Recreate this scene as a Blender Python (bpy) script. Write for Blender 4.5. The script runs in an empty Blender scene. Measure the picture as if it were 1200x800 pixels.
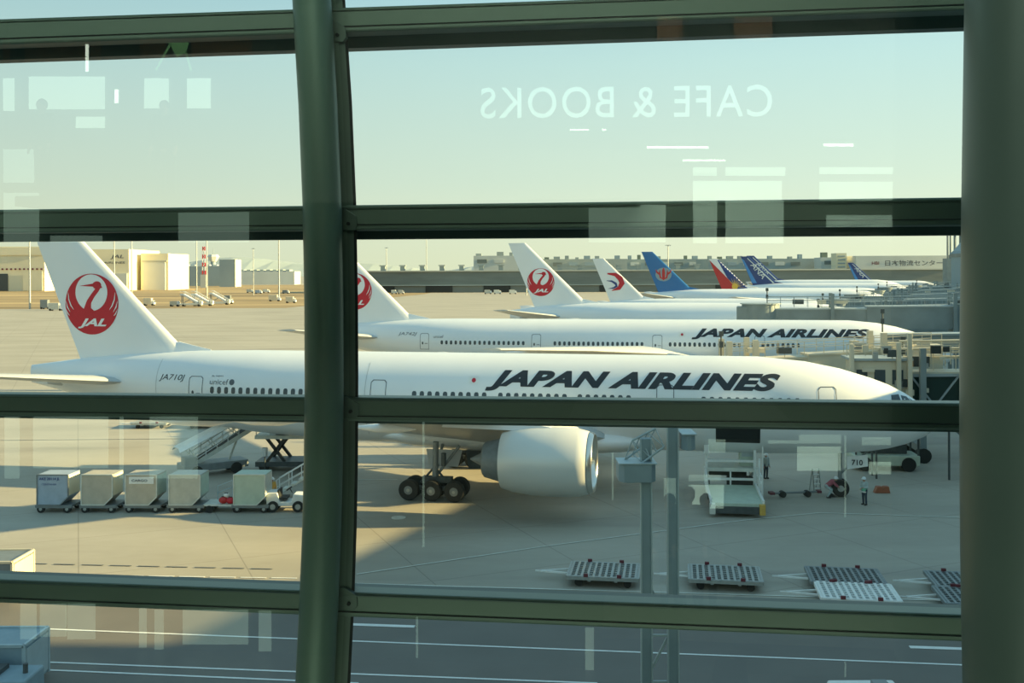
import bpy, bmesh, math, random
from mathutils import Vector, Matrix
random.seed(7)
R = math.radians
C = bpy.context.scene.collection

# ------------------------------------------------------------------ camera, sky, sun, exposure
H = 14.2            # eye height above the apron
F = 1200.0          # focal length in pixels of the 1200 px wide frame
HY = 320.0          # row of the horizon
ROLL = 0.004
cd = bpy.data.cameras.new('camera'); cam = bpy.data.objects.new('camera', cd); C.objects.link(cam)
cd.sensor_width = 36; cd.sensor_fit = 'HORIZONTAL'; cd.lens = 36 * F / 1200; cd.shift_y = -(400 - HY) / 1200
cd.clip_start = .05; cd.clip_end = 30000
cr, sr = math.cos(ROLL), math.sin(ROLL)
cam.matrix_world = Matrix(((cr, sr, 0, 0), (0, 0, -1, 0), (-sr, cr, 0, H), (0, 0, 0, 1)))
bpy.context.scene.camera = cam
sc = bpy.context.scene
sc.view_settings.view_transform = 'Standard'; sc.view_settings.look = 'None'
sc.view_settings.exposure = 0.0; sc.view_settings.gamma = 1.0; sc.view_settings.use_curve_mapping = False
sc.cycles.max_bounces = 8; sc.cycles.transparent_max_bounces = 24; sc.cycles.caustics_reflective = False

SUN_AZ, SUN_EL, SUN_W = R(-2), R(14.5), 16.8
def ray(px, py):
    a, b = (px - 600) / F, -(py - HY) / F
    return Vector((a * cr + b * sr, 1.0, -a * sr + b * cr))
# NB rotated by the camera roll; ray() has unit depth
def ray(px, py):
    a, b = (px - 600) / F, -(py - HY) / F
    v = Vector((cr, 0, -sr)) * a + Vector((sr, 0, cr)) * b + Vector((0, 1, 0))
    return v
def at(px, py, Y):
    r = ray(px, py); return Vector((0, 0, H)) + r * Y
def gnd(px, py, z=0.0):
    r = ray(px, py); return Vector((0, 0, H)) + r * ((z - H) / r.z)

w = bpy.data.worlds.new('sky'); sc.world = w; w.use_nodes = True
nt = w.node_tree; nt.nodes.clear()
o_ = nt.nodes.new('ShaderNodeOutputWorld'); bg = nt.nodes.new('ShaderNodeBackground')
tc = nt.nodes.new('ShaderNodeTexCoord'); sp = nt.nodes.new('ShaderNodeSeparateXYZ')
rp = nt.nodes.new('ShaderNodeValToRGB'); e = rp.color_ramp.elements
SKY = [(0.0, (.87, .89, .64)), (.035, (.86, .91, .70)), (.09, (.75, .88, .76)), (.2, (.60, .83, .84)), (.29, (.42, .70, .84)), (.6, (.33, .56, .72)), (1, (.29, .50, .66))]
e[0].position, e[0].color = SKY[0][0], (*SKY[0][1], 1); e[1].position, e[1].color = SKY[-1][0], (*SKY[-1][1], 1)
for p, c_ in SKY[1:-1]:
    k = e.new(p); k.color = (*c_, 1)
nt.links.new(tc.outputs['Generated'], sp.inputs[0]); nt.links.new(sp.outputs['Z'], rp.inputs[0])
mr = nt.nodes.new('ShaderNodeMapRange'); mr.inputs[1].default_value = -.6; mr.inputs[2].default_value = .5; mr.inputs[3].default_value = .84; mr.inputs[4].default_value = 1.1
nt.links.new(sp.outputs['X'], mr.inputs[0])
nt.links.new(rp.outputs[0], bg.inputs[0]); nt.links.new(mr.outputs[0], bg.inputs[1]); nt.links.new(bg.outputs[0], o_.inputs[0])

sd = bpy.data.lights.new('sun', 'SUN'); sd.energy = SUN_W; sd.color = (1.0, .74, .34); sd.angle = R(.6)
sun = bpy.data.objects.new('sun', sd); C.objects.link(sun)
sdir = Vector((math.cos(SUN_AZ) * math.cos(SUN_EL), math.sin(SUN_AZ) * math.cos(SUN_EL), math.sin(SUN_EL)))
sun.rotation_euler = sdir.to_track_quat('Z', 'Y').to_euler(); sun.location = (100, -20, 60)

# unseen fill lights added to brighten the bars and columns, without housings
for lx_ in (-6.5, -.5, 5.5):
    ld = bpy.data.lights.new('hall_fill', 'AREA'); ld.shape = 'RECTANGLE'; ld.size = 4.6; ld.size_y = .5; ld.energy = 90; ld.color = (.86, 1.0, .88)
    lo = bpy.data.objects.new('hall_fill_light', ld); C.objects.link(lo); lo.location = (lx_, 1.0, 18.3); lo.rotation_euler = (R(50), 0, R(-7))
ld = bpy.data.lights.new('hall_fill', 'AREA'); ld.shape = 'RECTANGLE'; ld.size = 9; ld.size_y = .8; ld.energy = 165; ld.color = (.86, 1.0, .84)
lo = bpy.data.objects.new('hall_fill_light', ld); C.objects.link(lo); lo.location = (0, -.5, 8.2); lo.rotation_euler = (R(118), 0, R(-7))  # low fill light, added out of view to lift the lower bars

ld = bpy.data.lights.new('back_wall_fill', 'AREA'); ld.shape = 'RECTANGLE'; ld.size = 12; ld.size_y = .5; ld.energy = 900; ld.color = (1.0, .97, .84)
lo = bpy.data.objects.new('back_wall_fill_light', ld); C.objects.link(lo); lo.location = (0, -2.5, 18.9); lo.rotation_euler = (R(-58), 0, R(-7))  # unseen fill added to brighten the back wall for its reflections

# ------------------------------------------------------------------ materials
MATS = {}
def mat(name, col, rough=.6, metal=0.0, var=0.0, scale=5.0, emit=0.0, coat=0.0, stretch=None, bump=0.0):
    if name in MATS: return MATS[name]
    m = bpy.data.materials.new(name); m.use_nodes = True; n = m.node_tree.nodes; l = m.node_tree.links
    p = n['Principled BSDF']; p.inputs['Base Color'].default_value = (*col, 1)
    p.inputs['Roughness'].default_value = rough; p.inputs['Metallic'].default_value = metal
    if coat: p.inputs['Coat Weight'].default_value = coat; p.inputs['Coat Roughness'].default_value = .08
    if emit:
        p.inputs['Emission Color'].default_value = (*col, 1); p.inputs['Emission Strength'].default_value = emit
    if var:
        t = n.new('ShaderNodeTexCoord'); mp = n.new('ShaderNodeMapping'); nz = n.new('ShaderNodeTexNoise'); r_ = n.new('ShaderNodeValToRGB')
        l.new(t.outputs['Object'], mp.inputs[0]); l.new(mp.outputs[0], nz.inputs[0]); l.new(nz.outputs[0], r_.inputs[0])
        mp.inputs['Scale'].default_value = stretch or (1, 1, 1); nz.inputs['Scale'].default_value = scale; nz.inputs['Detail'].default_value = 5
        a, b = 1 - var, 1 + var
        r_.color_ramp.elements[0].position = .3; r_.color_ramp.elements[1].position = .7
        r_.color_ramp.elements[0].color = (*[min(1, x * a) for x in col], 1); r_.color_ramp.elements[1].color = (*[min(1, x * b) for x in col], 1)
        l.new(r_.outputs[0], p.inputs['Base Color'])
        if bump:
            bp = n.new('ShaderNodeBump'); bp.inputs['Strength'].default_value = bump; l.new(nz.outputs[0], bp.inputs['Height']); l.new(bp.outputs[0], p.inputs['Normal'])
    MATS[name] = m; return m
def M(n): return MATS[n]
mat('plane_white', (.84, .87, .89), .30, var=.02, scale=.4, coat=.3)
mat('plane_grey', (.50, .53, .54), .4, var=.04, scale=.6)
mat('bare_metal', (.75, .72, .66), .22, 1.0)
mat('nacelle', (.74, .74, .70), .35, .25, var=.03, scale=.6)
mat('dark', (.02, .025, .025), .6, var=.2)
mat('black', (.008, .009, .010), .5, var=.1)
mat('rubber', (.018, .02, .02), .8, var=.2)
mat('letter_black', (.012, .018, .028), .45, var=.05)
mat('letter_grey', (.10, .12, .14), .5, var=.05)
mat('win_dark', (.05, .07, .085), .15, var=.1)
mat('jal_red', (.56, .012, .03), .4, var=.05)
mat('red', (.55, .03, .03), .5, var=.1)
mat('dull_red', (.14, .02, .035), .6, var=.1)
mat('orange', (.38, .12, .06), .5, var=.1)
mat('asphalt', (.165, .155, .14), .8, var=.06, scale=.5)
mat('yellow', (.60, .38, .08), .5, var=.1)
mat('southern_blue', (.025, .16, .42), .35, var=.05)
mat('eastern_blue', (.02, .05, .22), .4, var=.05)
mat('ana_blue', (.018, .05, .20), .35, var=.05)
mat('ana_light', (.05, .25, .62), .35, var=.05)
mat('gold', (.9, .55, .08), .45, var=.05)
mat('white_paint', (.80, .82, .80), .5, var=.06, scale=3)
mat('off_white', (.66, .68, .62), .55, var=.10, scale=3)
mat('silver_box', (.50, .52, .48), .42, .35, var=.10, scale=2.0)
mat('blue_box', (.38, .47, .58), .45, .2, var=.10, scale=2.0)
mat('beige_box', (.50, .46, .38), .5, .1, var=.10, scale=2.0)
mat('pale_green', (.50, .60, .50), .5, var=.08, scale=2)
mat('steel_grey', (.22, .25, .26), .5, .3, var=.12, scale=3)
mat('dark_steel', (.07, .085, .09), .5, .3, var=.2, scale=3)
mat('mast_blue', (.26, .36, .42), .5, .1, var=.07, scale=2)
mat('mast_pale', (.42, .52, .56), .5, .1, var=.07, scale=2)
mat('galv', (.40, .43, .42), .4, .5, var=.12, scale=6)
mat('bridge_cream', (.62, .57, .44), .55, var=.08, scale=.6)
mat('bridge_grey', (.20, .25, .26), .5, var=.12, scale=.5)
mat('bridge_roof', (.34, .40, .42), .45, var=.1, scale=.4)
mat('bridge_glass', (.012, .035, .032), .12, var=.15, scale=.3)
mat('hangar_cream', (.80, .74, .54), .7, var=.05, scale=.05)  # far colours, hangars to trees, have slight distance haze mixed in
mat('hangar_shade', (.50, .50, .44), .7, var=.05, scale=.05)
mat('warehouse', (.17, .20, .19), .6, var=.12, scale=.05, stretch=(1, 1, 6))
mat('warehouse_roof', (.50, .52, .47), .6, var=.05, scale=.05)
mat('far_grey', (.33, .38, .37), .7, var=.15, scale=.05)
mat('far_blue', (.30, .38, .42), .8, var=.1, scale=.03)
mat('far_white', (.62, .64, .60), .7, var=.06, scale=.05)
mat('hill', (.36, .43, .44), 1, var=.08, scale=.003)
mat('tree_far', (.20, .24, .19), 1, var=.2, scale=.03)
mat('skin', (.45, .26, .18), .6, var=.05)
mat('navy', (.03, .05, .08), .8, var=.1)
mat('vest_green', (.18, .55, .40), .6, var=.1)
mat('vest_grey', (.40, .48, .48), .7, var=.1)
mat('shirt_red', (.40, .10, .14), .8, var=.1)
mat('helmet', (.80, .84, .86), .35, var=.03)
mat('coat_dark', (.025, .03, .03), .8, var=.1)
mat('col_green', (.082, .125, .10), .42, .15, var=.05, scale=1.5)
mat('bar_green', (.17, .235, .19), .40, .2, var=.05, scale=1.5)
mat('bar_outer', (.065, .11, .10), .45, .1, var=.08, scale=1.5)
mat('col_slim', (.16, .25, .20), .42, .15, var=.05, scale=1.5)
mat('mullion', (.13, .18, .15), .42, .2, var=.05, scale=1.5)
mat('gasket', (.004, .005, .005), .7, var=.1)
mat('room_dark', (.11, .125, .11), .8, var=.1, scale=1)
mat('room_floor', (.10, .10, .09), .4, var=.1, scale=1)
mat('wood', (.30, .16, .09), .5, var=.25, scale=3, stretch=(.3, .3, 8))
mat('daylight', (.80, .95, .80), .5, emit=2.2)
mat('daylight_dim', (.78, .95, .82), .5, emit=1.05)
mat('lamp', (1.0, .98, .85), .5, emit=7.0)
mat('sign_white', (.80, 1.0, .98), .5, emit=1.25)
mat('glowing_green', (.35, .70, .30), .6, emit=.8)  # pennant cloth is given a glow of its own
mat('concrete_wall', (.30, .31, .29), .8, var=.1, scale=.3)

def apron_material():
    m = bpy.data.materials.new('apron'); m.use_nodes = True; n = m.node_tree.nodes; l = m.node_tree.links
    p = n['Principled BSDF']; p.inputs['Roughness'].default_value = .72
    t = n.new('ShaderNodeTexCoord')
    def noise(scale, st, det=4):
        mp = n.new('ShaderNodeMapping'); mp.inputs['Scale'].default_value = st; nz = n.new('ShaderNodeTexNoise')
        nz.inputs['Scale'].default_value = scale; nz.inputs['Detail'].default_value = det
        l.new(t.outputs['Object'], mp.inputs[0]); l.new(mp.outputs[0], nz.inputs[0]); return nz.outputs[0]
    def mix(fac, a, b, mode='MIX', f=None):
        mx = n.new('ShaderNodeMix'); mx.data_type = 'RGBA'; mx.blend_type = mode
        if isinstance(fac, float): mx.inputs[0].default_value = fac
        else: l.new(fac, mx.inputs[0])
        for i, v in ((6, a), (7, b)):
            if isinstance(v, tuple): mx.inputs[i].default_value = (*v, 1)
            else: l.new(v, mx.inputs[i])
        return mx.outputs[2]
    def ramp(v, p0, p1):
        r = n.new('ShaderNodeMapRange'); r.inputs[1].default_value = p0; r.inputs[2].default_value = p1; l.new(v, r.inputs[0]); return r.outputs[0]
    base = mix(ramp(noise(.05, (1, 3.5, 1)), .35, .65), (.36, .335, .28), (.44, .41, .345))
    base = mix(ramp(noise(.9, (1, 2, 1), 6), .3, .8), base, mix(1.0, base, (.93, .93, .92), 'MULTIPLY'))
    st = mix(ramp(noise(.018, (1, 9, 1), 3), .60, .72), (1., 1., 1.), (.74, .74, .76))
    base = mix(1.0, base, st, 'MULTIPLY')
    bt = n.new('ShaderNodeTexBrick'); bt.inputs['Scale'].default_value = 1; bt.inputs['Brick Width'].default_value = 7.5; bt.inputs['Row Height'].default_value = 7.5
    bt.offset = 0; bt.inputs['Mortar Size'].default_value = .035; bt.inputs['Mortar Smooth'].default_value = .3
    bt.inputs['Color1'].default_value = bt.inputs['Color2'].default_value = (1, 1, 1, 1); bt.inputs['Mortar'].default_value = (.72, .72, .72, 1)
    mp = n.new('ShaderNodeMapping'); mp.inputs['Rotation'].default_value = (0, 0, R(-23)); l.new(t.outputs['Object'], mp.inputs[0]); l.new(mp.outputs[0], bt.inputs[0])
    base = mix(1.0, base, bt.outputs[0], 'MULTIPLY')
    l.new(base, p.inputs['Base Color'])
    MATS['apron'] = m
apron_material()
def grass_material():
    m = mat('dry_grass', (.34, .25, .13), .95, var=.5, scale=.010, stretch=(.35, 2.6, 1))
grass_material()
def glass_material():
    m = bpy.data.materials.new('window_glass'); m.use_nodes = True; n = m.node_tree.nodes; l = m.node_tree.links; n.clear()
    o = n.new('ShaderNodeOutputMaterial'); t = n.new('ShaderNodeBsdfTransparent'); t.inputs[0].default_value = (.93, .985, .925, 1)
    g = n.new('ShaderNodeBsdfGlossy'); g.inputs['Roughness'].default_value = 0; g.inputs['Color'].default_value = (.85, 1, .92, 1)
    fr = n.new('ShaderNodeFresnel'); fr.inputs[0].default_value = 1.52
    mu = n.new('ShaderNodeMath'); mu.operation = 'MULTIPLY'; mu.inputs[1].default_value = 1.75; l.new(fr.outputs[0], mu.inputs[0])
    mx = n.new('ShaderNodeMixShader'); l.new(mu.outputs[0], mx.inputs[0]); l.new(t.outputs[0], mx.inputs[1]); l.new(g.outputs[0], mx.inputs[2]); l.new(mx.outputs[0], o.inputs[0])
    MATS['window_glass'] = m
glass_material()

# ------------------------------------------------------------------ helpers
class MB:
    def __init__(s): s.bm = bmesh.new()
    def box(s, c, d, rot=None):
        m = Matrix.Translation(Vector(c))
        if rot is not None: m = m @ (Matrix.Rotation(rot, 4, 'Z') if isinstance(rot, (int, float)) else rot)
        bmesh.ops.create_cube(s.bm, size=1, matrix=m @ Matrix.Diagonal((d[0], d[1], d[2], 1))); return s
    def beam(s, a, b, wd, ht=None, up=(0, 0, 1)):
        a, b = Vector(a), Vector(b); ht = ht or wd; d = b - a; L = d.length; d.normalize(); u = Vector(up)
        if abs(d.dot(u)) > .99: u = Vector((0, 1, 0))
        y = u.cross(d).normalized(); z = d.cross(y)
        m = Matrix((d, y, z)).transposed().to_4x4(); m.translation = (a + b) / 2
        bmesh.ops.create_cube(s.bm, size=1, matrix=m @ Matrix.Diagonal((L, wd, ht, 1))); return s
    def cyl(s, a, b, r0, r1=None, seg=12):
        a, b = Vector(a), Vector(b); r1 = r0 if r1 is None else r1; d = b - a
        m = d.to_track_quat('Z', 'Y').to_matrix().to_4x4(); m.translation = (a + b) / 2
        bmesh.ops.create_cone(s.bm, cap_ends=True, segments=seg, radius1=r0, radius2=r1, depth=d.length, matrix=m); return s
    def ball(s, c, r, seg=16, sc_=(1, 1, 1)):
        bmesh.ops.create_uvsphere(s.bm, u_segments=seg, v_segments=max(6, seg // 2), radius=1, matrix=Matrix.Translation(Vector(c)) @ Matrix.Diagonal((r * sc_[0], r * sc_[1], r * sc_[2], 1))); return s
    def cap(s, a, b, r0, r1, seg=14):
        s.cyl(a, b, r0, r1, seg); s.ball(a, r0, seg); s.ball(b, r1, seg); return s
    def poly(s, pts):
        s.bm.faces.new([s.bm.verts.new(p) for p in pts]); return s
    def prism(s, pts, off):
        off = Vector(off); a = [s.bm.verts.new(p) for p in pts]; b = [s.bm.verts.new(Vector(p) + off) for p in pts]; n = len(a)
        s.bm.faces.new(a); s.bm.faces.new(b[::-1])
        for i in range(n): s.bm.faces.new((a[i], b[i], b[(i + 1) % n], a[(i + 1) % n]))
        return s
    def hexa(s, p):   # eight corners, 4 + 4
        v = [s.bm.verts.new(q) for q in p]
        for f in ((0, 1, 2, 3), (7, 6, 5, 4), (0, 4, 5, 1), (1, 5, 6, 2), (2, 6, 7, 3), (3, 7, 4, 0)): s.bm.faces.new([v[i] for i in f])
        return s
    def loft(s, rings, caps=True):
        vs = [[s.bm.verts.new(p) for p in r] for r in rings]; n = len(vs[0])
        for a, b in zip(vs, vs[1:]):
            for i in range(n): s.bm.faces.new((a[i], a[(i + 1) % n], b[(i + 1) % n], b[i]))
        if caps: s.bm.faces.new(vs[0][::-1]); s.bm.faces.new(vs[-1])
        return s
    def tube(s, pts, r, seg=24):
        pts = [Vector(p) for p in pts]; rings = []
        for i, p in enumerate(pts):
            d = (pts[min(i + 1, len(pts) - 1)] - pts[max(i - 1, 0)]).normalized()
            x = d.cross(Vector((0, 1, 0))).normalized(); y = d.cross(x)
            rings.append([p + (x * math.cos(k * 2 * math.pi / seg) + y * math.sin(k * 2 * math.pi / seg)) * r for k in range(seg)])
        return s.loft(rings)
    def build(s, name, m, parent=None, smooth=None, bevel=0):
        bmesh.ops.recalc_face_normals(s.bm, faces=s.bm.faces)
        me = bpy.data.meshes.new(name); s.bm.to_mesh(me); s.bm.free()
        o = bpy.data.objects.new(name, me); C.objects.link(o)
        if m: me.materials.append(M(m) if isinstance(m, str) else m)
        if parent: o.parent = parent
        if smooth is not None:
            for p in me.polygons: p.use_smooth = True
            me.set_sharp_from_angle(angle=R(smooth))
        if bevel:
            b = o.modifiers.new('bevel', 'BEVEL'); b.width = bevel; b.segments = 2; b.limit_method = 'ANGLE'
        return o
def tag(o, label, cat, group=None, kind=None):
    o['label'] = label; o['category'] = cat
    if group: o['group'] = group
    if kind: o['kind'] = kind
    return o
def struct(o, label=None, cat=None):
    o['kind'] = 'structure'
    if label: o['label'] = label; o['category'] = cat
    return o
def thing(name, label, cat, loc=(0, 0, 0), rz=0, group=None):
    o = bpy.data.objects.new(name, None); C.objects.link(o); o.empty_display_size = .3
    o.location = loc; o.rotation_euler = (0, 0, rz); return tag(o, label, cat, group)
KIDS = {}
def copy_tree(o, parent=None):
    c = o.copy(); C.objects.link(c); c.parent = parent
    for ch in list(o.children): copy_tree(ch, c)
    return c

# ------------------------------------------------------------------ flat marks laid onto a curved skin
def text_bm(txt, bold=0.0, shear=0.0, spacing=1.0):
    cu = bpy.data.curves.new('t', 'FONT'); cu.body = txt; cu.offset = bold; cu.shear = shear; cu.space_character = spacing; cu.resolution_u = 5; cu.fill_mode = 'FRONT' if hasattr(cu, 'fill_mode') else cu.fill_mode
    ob = bpy.data.objects.new('t', cu); C.objects.link(ob)
    dg = bpy.context.evaluated_depsgraph_get(); me = bpy.data.meshes.new_from_object(ob.evaluated_get(dg))
    bm = bmesh.new(); bm.from_mesh(me); bpy.data.objects.remove(ob); bpy.data.curves.remove(cu); bpy.data.meshes.remove(me)
    xs = [v.co.x for v in bm.verts]; ys = [v.co.y for v in bm.verts]
    x0, x1, y0, y1 = min(xs), max(xs), min(ys), max(ys)
    for v in bm.verts: v.co = Vector(((v.co.x - x0) / (x1 - x0), (v.co.y - y0) / (y1 - y0), 0))
    return bm
def poly_bm(polys):
    bm = bmesh.new()
    for pl in polys: bm.faces.new([bm.verts.new((u, v, 0)) for u, v in pl])
    bmesh.ops.triangulate(bm, faces=bm.faces); return bm
def decal(bm, x0, z0, wd, ht, surf, off, name, m, parent, step=.25, rot=0):
    """unit-square outline (u,v) -> local (x0+u*wd, surf, z0+v*ht) on the near side; surf(x,z) gives the skin's half width"""
    c_, s_ = math.cos(rot), math.sin(rot)
    for v in bm.verts:
        a, b = v.co.x * wd, v.co.y * ht; v.co = Vector((x0 + a * c_ - b * s_, 0, z0 + a * s_ + b * c_))
    for ax in (0, 2):
        lo = min(v.co[ax] for v in bm.verts); hi = max(v.co[ax] for v in bm.verts); st = step * (1 if ax == 2 else 3)
        k = lo + st
        while k < hi:
            co = [0, 0, 0]; no = [0, 0, 0]; co[ax] = k; no[ax] = 1
            bmesh.ops.bisect_plane(bm, geom=bm.verts[:] + bm.edges[:] + bm.faces[:], plane_co=co, plane_no=no); k += st
    for v in bm.verts: v.co.y = -(surf(v.co.x, v.co.z) + off)
    me = bpy.data.meshes.new(name); bm.to_mesh(me); bm.free(); me.materials.append(M(m))
    o = bpy.data.objects.new(name, me); C.objects.link(o); o.parent = parent; return o
def circle(cx, cy, rx, ry, n=40, a0=0, a1=360):
    return [(cx + rx * math.cos(R(a0 + (a1 - a0) * k / n)), cy + ry * math.sin(R(a0 + (a1 - a0) * k / n))) for k in range(n)]
def stroke(pts, ws):
    l, r = [], []
    for i, p in enumerate(pts):
        a = Vector(pts[max(0, i - 1)]); b = Vector(pts[min(len(pts) - 1, i + 1)]); d = (b - a).normalized(); n_ = Vector((-d.y, d.x)) * ws[i] / 2
        l.append((p[0] + n_.x, p[1] + n_.y)); r.append((p[0] - n_.x, p[1] - n_.y))
    return [[l[i], l[i + 1], r[i + 1], r[i]] for i in range(len(pts) - 1)]

# ------------------------------------------------------------------ ground and far setting
b = MB(); b.box((0, 2950, -.25), (9000, 6100, .5)); struct(b.build('ground', 'apron'), 'pale concrete airport apron stretching to the far field', 'ground')
g = MB(); g.poly([(-1500, 430, .04), (-95, 430, .04), (-60, 700, .04), (-60, 1350, .04), (-1500, 1350, .04)])
tag(g.build('dry_grass', 'dry_grass'), 'golden brown dry grass strips between the apron and the hangars', 'grass', kind='stuff')
g = MB(); g.poly([(-400, 56.5, .012), (-400, 20, .012), (250, 20, .012), (250, 30.5, .012), (20, 43.0, .012), (-8, 47.0, .012), (-20, 48.6, .012)]); struct(g.build('road', 'asphalt'), 'dark asphalt service road along the terminal', 'road')
g = MB(); pts = []
xs = [-4200 + 120 * i for i in range(75)]
for i, x in enumerate(xs):
    pts.append((x, 60 + 24 * math.sin(i * .37) + 14 * math.sin(i * .93 + 1) + (20 if x < -500 else 0) - (8 if x > 1200 else 0)))
for i in range(len(xs) - 1):
    a, c_ = pts[i], pts[i + 1]
    g.hexa([(a[0], 5800, 0), (c_[0], 5800, 0), (c_[0], 6900, 0), (a[0], 6900, 0), (a[0], 6200, a[1]), (c_[0], 6200, c_[1]), (c_[0], 6500, c_[1]), (a[0], 6500, a[1])])
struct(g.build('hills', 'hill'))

# painted lines
def paint(name, pts, wd, label, m='white_paint', z=.024, group='painted lines on the apron'):
    g = MB()
    for (a, c_) in pts:
        g.beam(a, c_, wd, .008)
    o = g.build(name, m); o.location.z = z; tag(o, label, 'road marking', group); return o
def gseg(p, q): 
    a, c_ = gnd(*p), gnd(*q); return (a, c_)
paint('lane_line', [gseg((-30, 734), (1240, 784))], .11, 'long unbroken thin white line crossing the dark lower apron below the trolleys')
paint('lane_line', [gseg((48, 776), (700, 801)), ], .11, 'thin white line starting beside the dark crate, upper of a close pair')
paint('lane_line', [gseg((46, 785), (420, 801)), ], .11, 'thin white line starting beside the dark crate, lower of a close pair')
paint('stop_bar', [gseg((412, 732), (486, 734.5))], .26, 'short thick white dash just right of the green column near the lower rail')
paint('stop_bar', [gseg((1066, 758.5), (1140, 761))], .26, 'short thick white dash beside the right column under the lower rail')
paint('dashed_line', [gseg((30 + 33 * i, 660.5 + .75 * i), (55 + 33 * i, 661 + .75 * i)) for i in range(9)], .10, 'dark edged dashed line across the sunlit apron', 'letter_grey')
paint('dashed_line', [gseg((30 + 36 * i, 673 + .55 * i), (60 + 36 * i, 673.4 + .55 * i)) for i in range(9)], .10, 'pale dashed line just above the lower rail on the sunlit apron')
paint('guide_line', [gseg((418, 673), (640, 640)), gseg((640, 640), (870, 610)), gseg((870, 610), (960, 601)), gseg((960, 601), (1140, 607))], .10, 'faint pale guide line running diagonally from the column past the cargo loader', 'off_white')
paint('edge_line', [gseg((418, 684), (1140, 705))], .10, 'pale line just above the lower rail beside the roller trolleys', 'off_white')
paint('lane_line', [gseg((0, 516), (225, 514))], .10, 'faint line behind the canopied belt loader', 'letter_grey')
paint('lane_line', [gseg((420, 562), (466, 562))], .12, 'faint white line ending at the main landing gear', 'off_white')
cov = MB(); cov.cyl(gnd(467, 606.5) + Vector((0, 0, .0)), gnd(467, 606.5) + Vector((0, 0, .03)), .42, .42, 20)
tag(cov.build('manhole_cover', 'off_white'), 'round pale manhole cover on the sunlit apron below the landing gear', 'manhole cover')

# ------------------------------------------------------------------ terminal masses that shade the apron
d_ = Vector((.39, .92)).normalized()
nrm = Vector((d_.y, -d_.x))
def pier(a, L, dep, z0, z1, name, m, label):
    g = MB(); p = Vector(a); q = p + d_ * L
    c4 = [p, q, q + nrm * dep, p + nrm * dep]
    g.hexa([(v.x, v.y, z0) for v in c4] + [(v.x, v.y, z1) for v in c4]); o = g.build(name, m); struct(o, label, 'building'); return o
pier((31.6, 34.0), 434, 26, 0, 12.0, 'wall_terminal', 'concrete_wall', 'grey terminal pier running along the gates')
g = MB(); g.box((57, 3.2, 15), (46, 65.6, 30)); struct(g.build('wall_building', 'concrete_wall'), 'grey main terminal block beside the hall', 'building')

# ------------------------------------------------------------------ airliner
def interp(tab, s):
    if s <= tab[0][0]: return tab[0][1:]
    for a, b_ in zip(tab, tab[1:]):
        if s <= b_[0]:
            t = (s - a[0]) / (b_[0] - a[0]); return tuple(a[i] + (b_[i] - a[i]) * t for i in range(1, len(a)))
    return tab[-1][1:]
def fus_table(L):
    nose = [(0, 4.98, 4.88, .05), (.12, 5.25, 4.55, .36), (.4, 5.50, 4.25, .66), (.9, 5.86, 3.88, 1.0), (2.0, 6.60, 3.40, 1.55), (3.0, 7.12, 3.12, 1.92), (4.05, 7.52, 2.93, 2.22), (5.9, 8.08, 2.74, 2.62), (8, 8.50, 2.64, 2.92), (11, 8.78, 2.6, 3.1)]
    tail = [(27, 8.8, 2.6, 3.1), (23, 8.8, 2.68, 3.1), (18, 8.8, 3.05, 2.97), (13, 8.72, 3.7, 2.5), (8, 8.40, 4.55, 1.75), (3.6, 7.98, 5.40, .95), (1.2, 7.66, 5.95, .45), (0, 7.50, 6.20, .18)]
    return nose + [(L - d, a, b_, c_) for d, a, b_, c_ in tail]
def ring(s, tab, n=48):
    t, bo, hw = interp(tab, s); zc, hh = (t + bo) / 2, (t - bo) / 2
    return [(-s, hw * math.cos(2 * math.pi * k / n), zc + hh * math.sin(2 * math.pi * k / n)) for k in range(n)]
def surf_fn(tab, pad=0):
    def f(x, z):
        t, bo, hw = interp(tab, -x); zc, hh = (t + bo) / 2, (t - bo) / 2
        return hw * math.sqrt(max(.0, 1 - ((z - zc) / hh) ** 2))
    return f
def wing_mesh(name, st, m, parent, thick=.11):
    """st: list of (y, x_le, x_te, z) stations; lens shaped section"""
    g = MB(); prof = [(0, 0), (.03, .32), (.12, .72), (.3, 1), (.55, .86), (.8, .42), (1, .04), (.8, -.2), (.55, -.42), (.3, -.5), (.12, -.42), (.03, -.2)]
    rings = []
    for y, xl, xt, z, th in st:
        c_ = xl - xt; rings.append([(xl - c_ * u, y, z + v * c_ * th) for u, v in prof])
    g.loft(rings); return g.build(name, m, parent, smooth=40)
FIN = dict(zb=8.35, zt=18.4, le0=-12.9, te0=-3.8, le1=-2.6, te1=.25)   # measured from the tail end: x_local = -L - value...
def fin_xy(L):
    # leading / trailing edge x as functions of z
    def le(z): t = (z - 8.35) / 10.05; return -L - (-12.9 + (12.9 - 2.6) * t)
    def te(z): t = (z - 8.35) / 10.05; return -L - (-3.9 + (3.9 + .25) * t)
    return le, te
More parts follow.
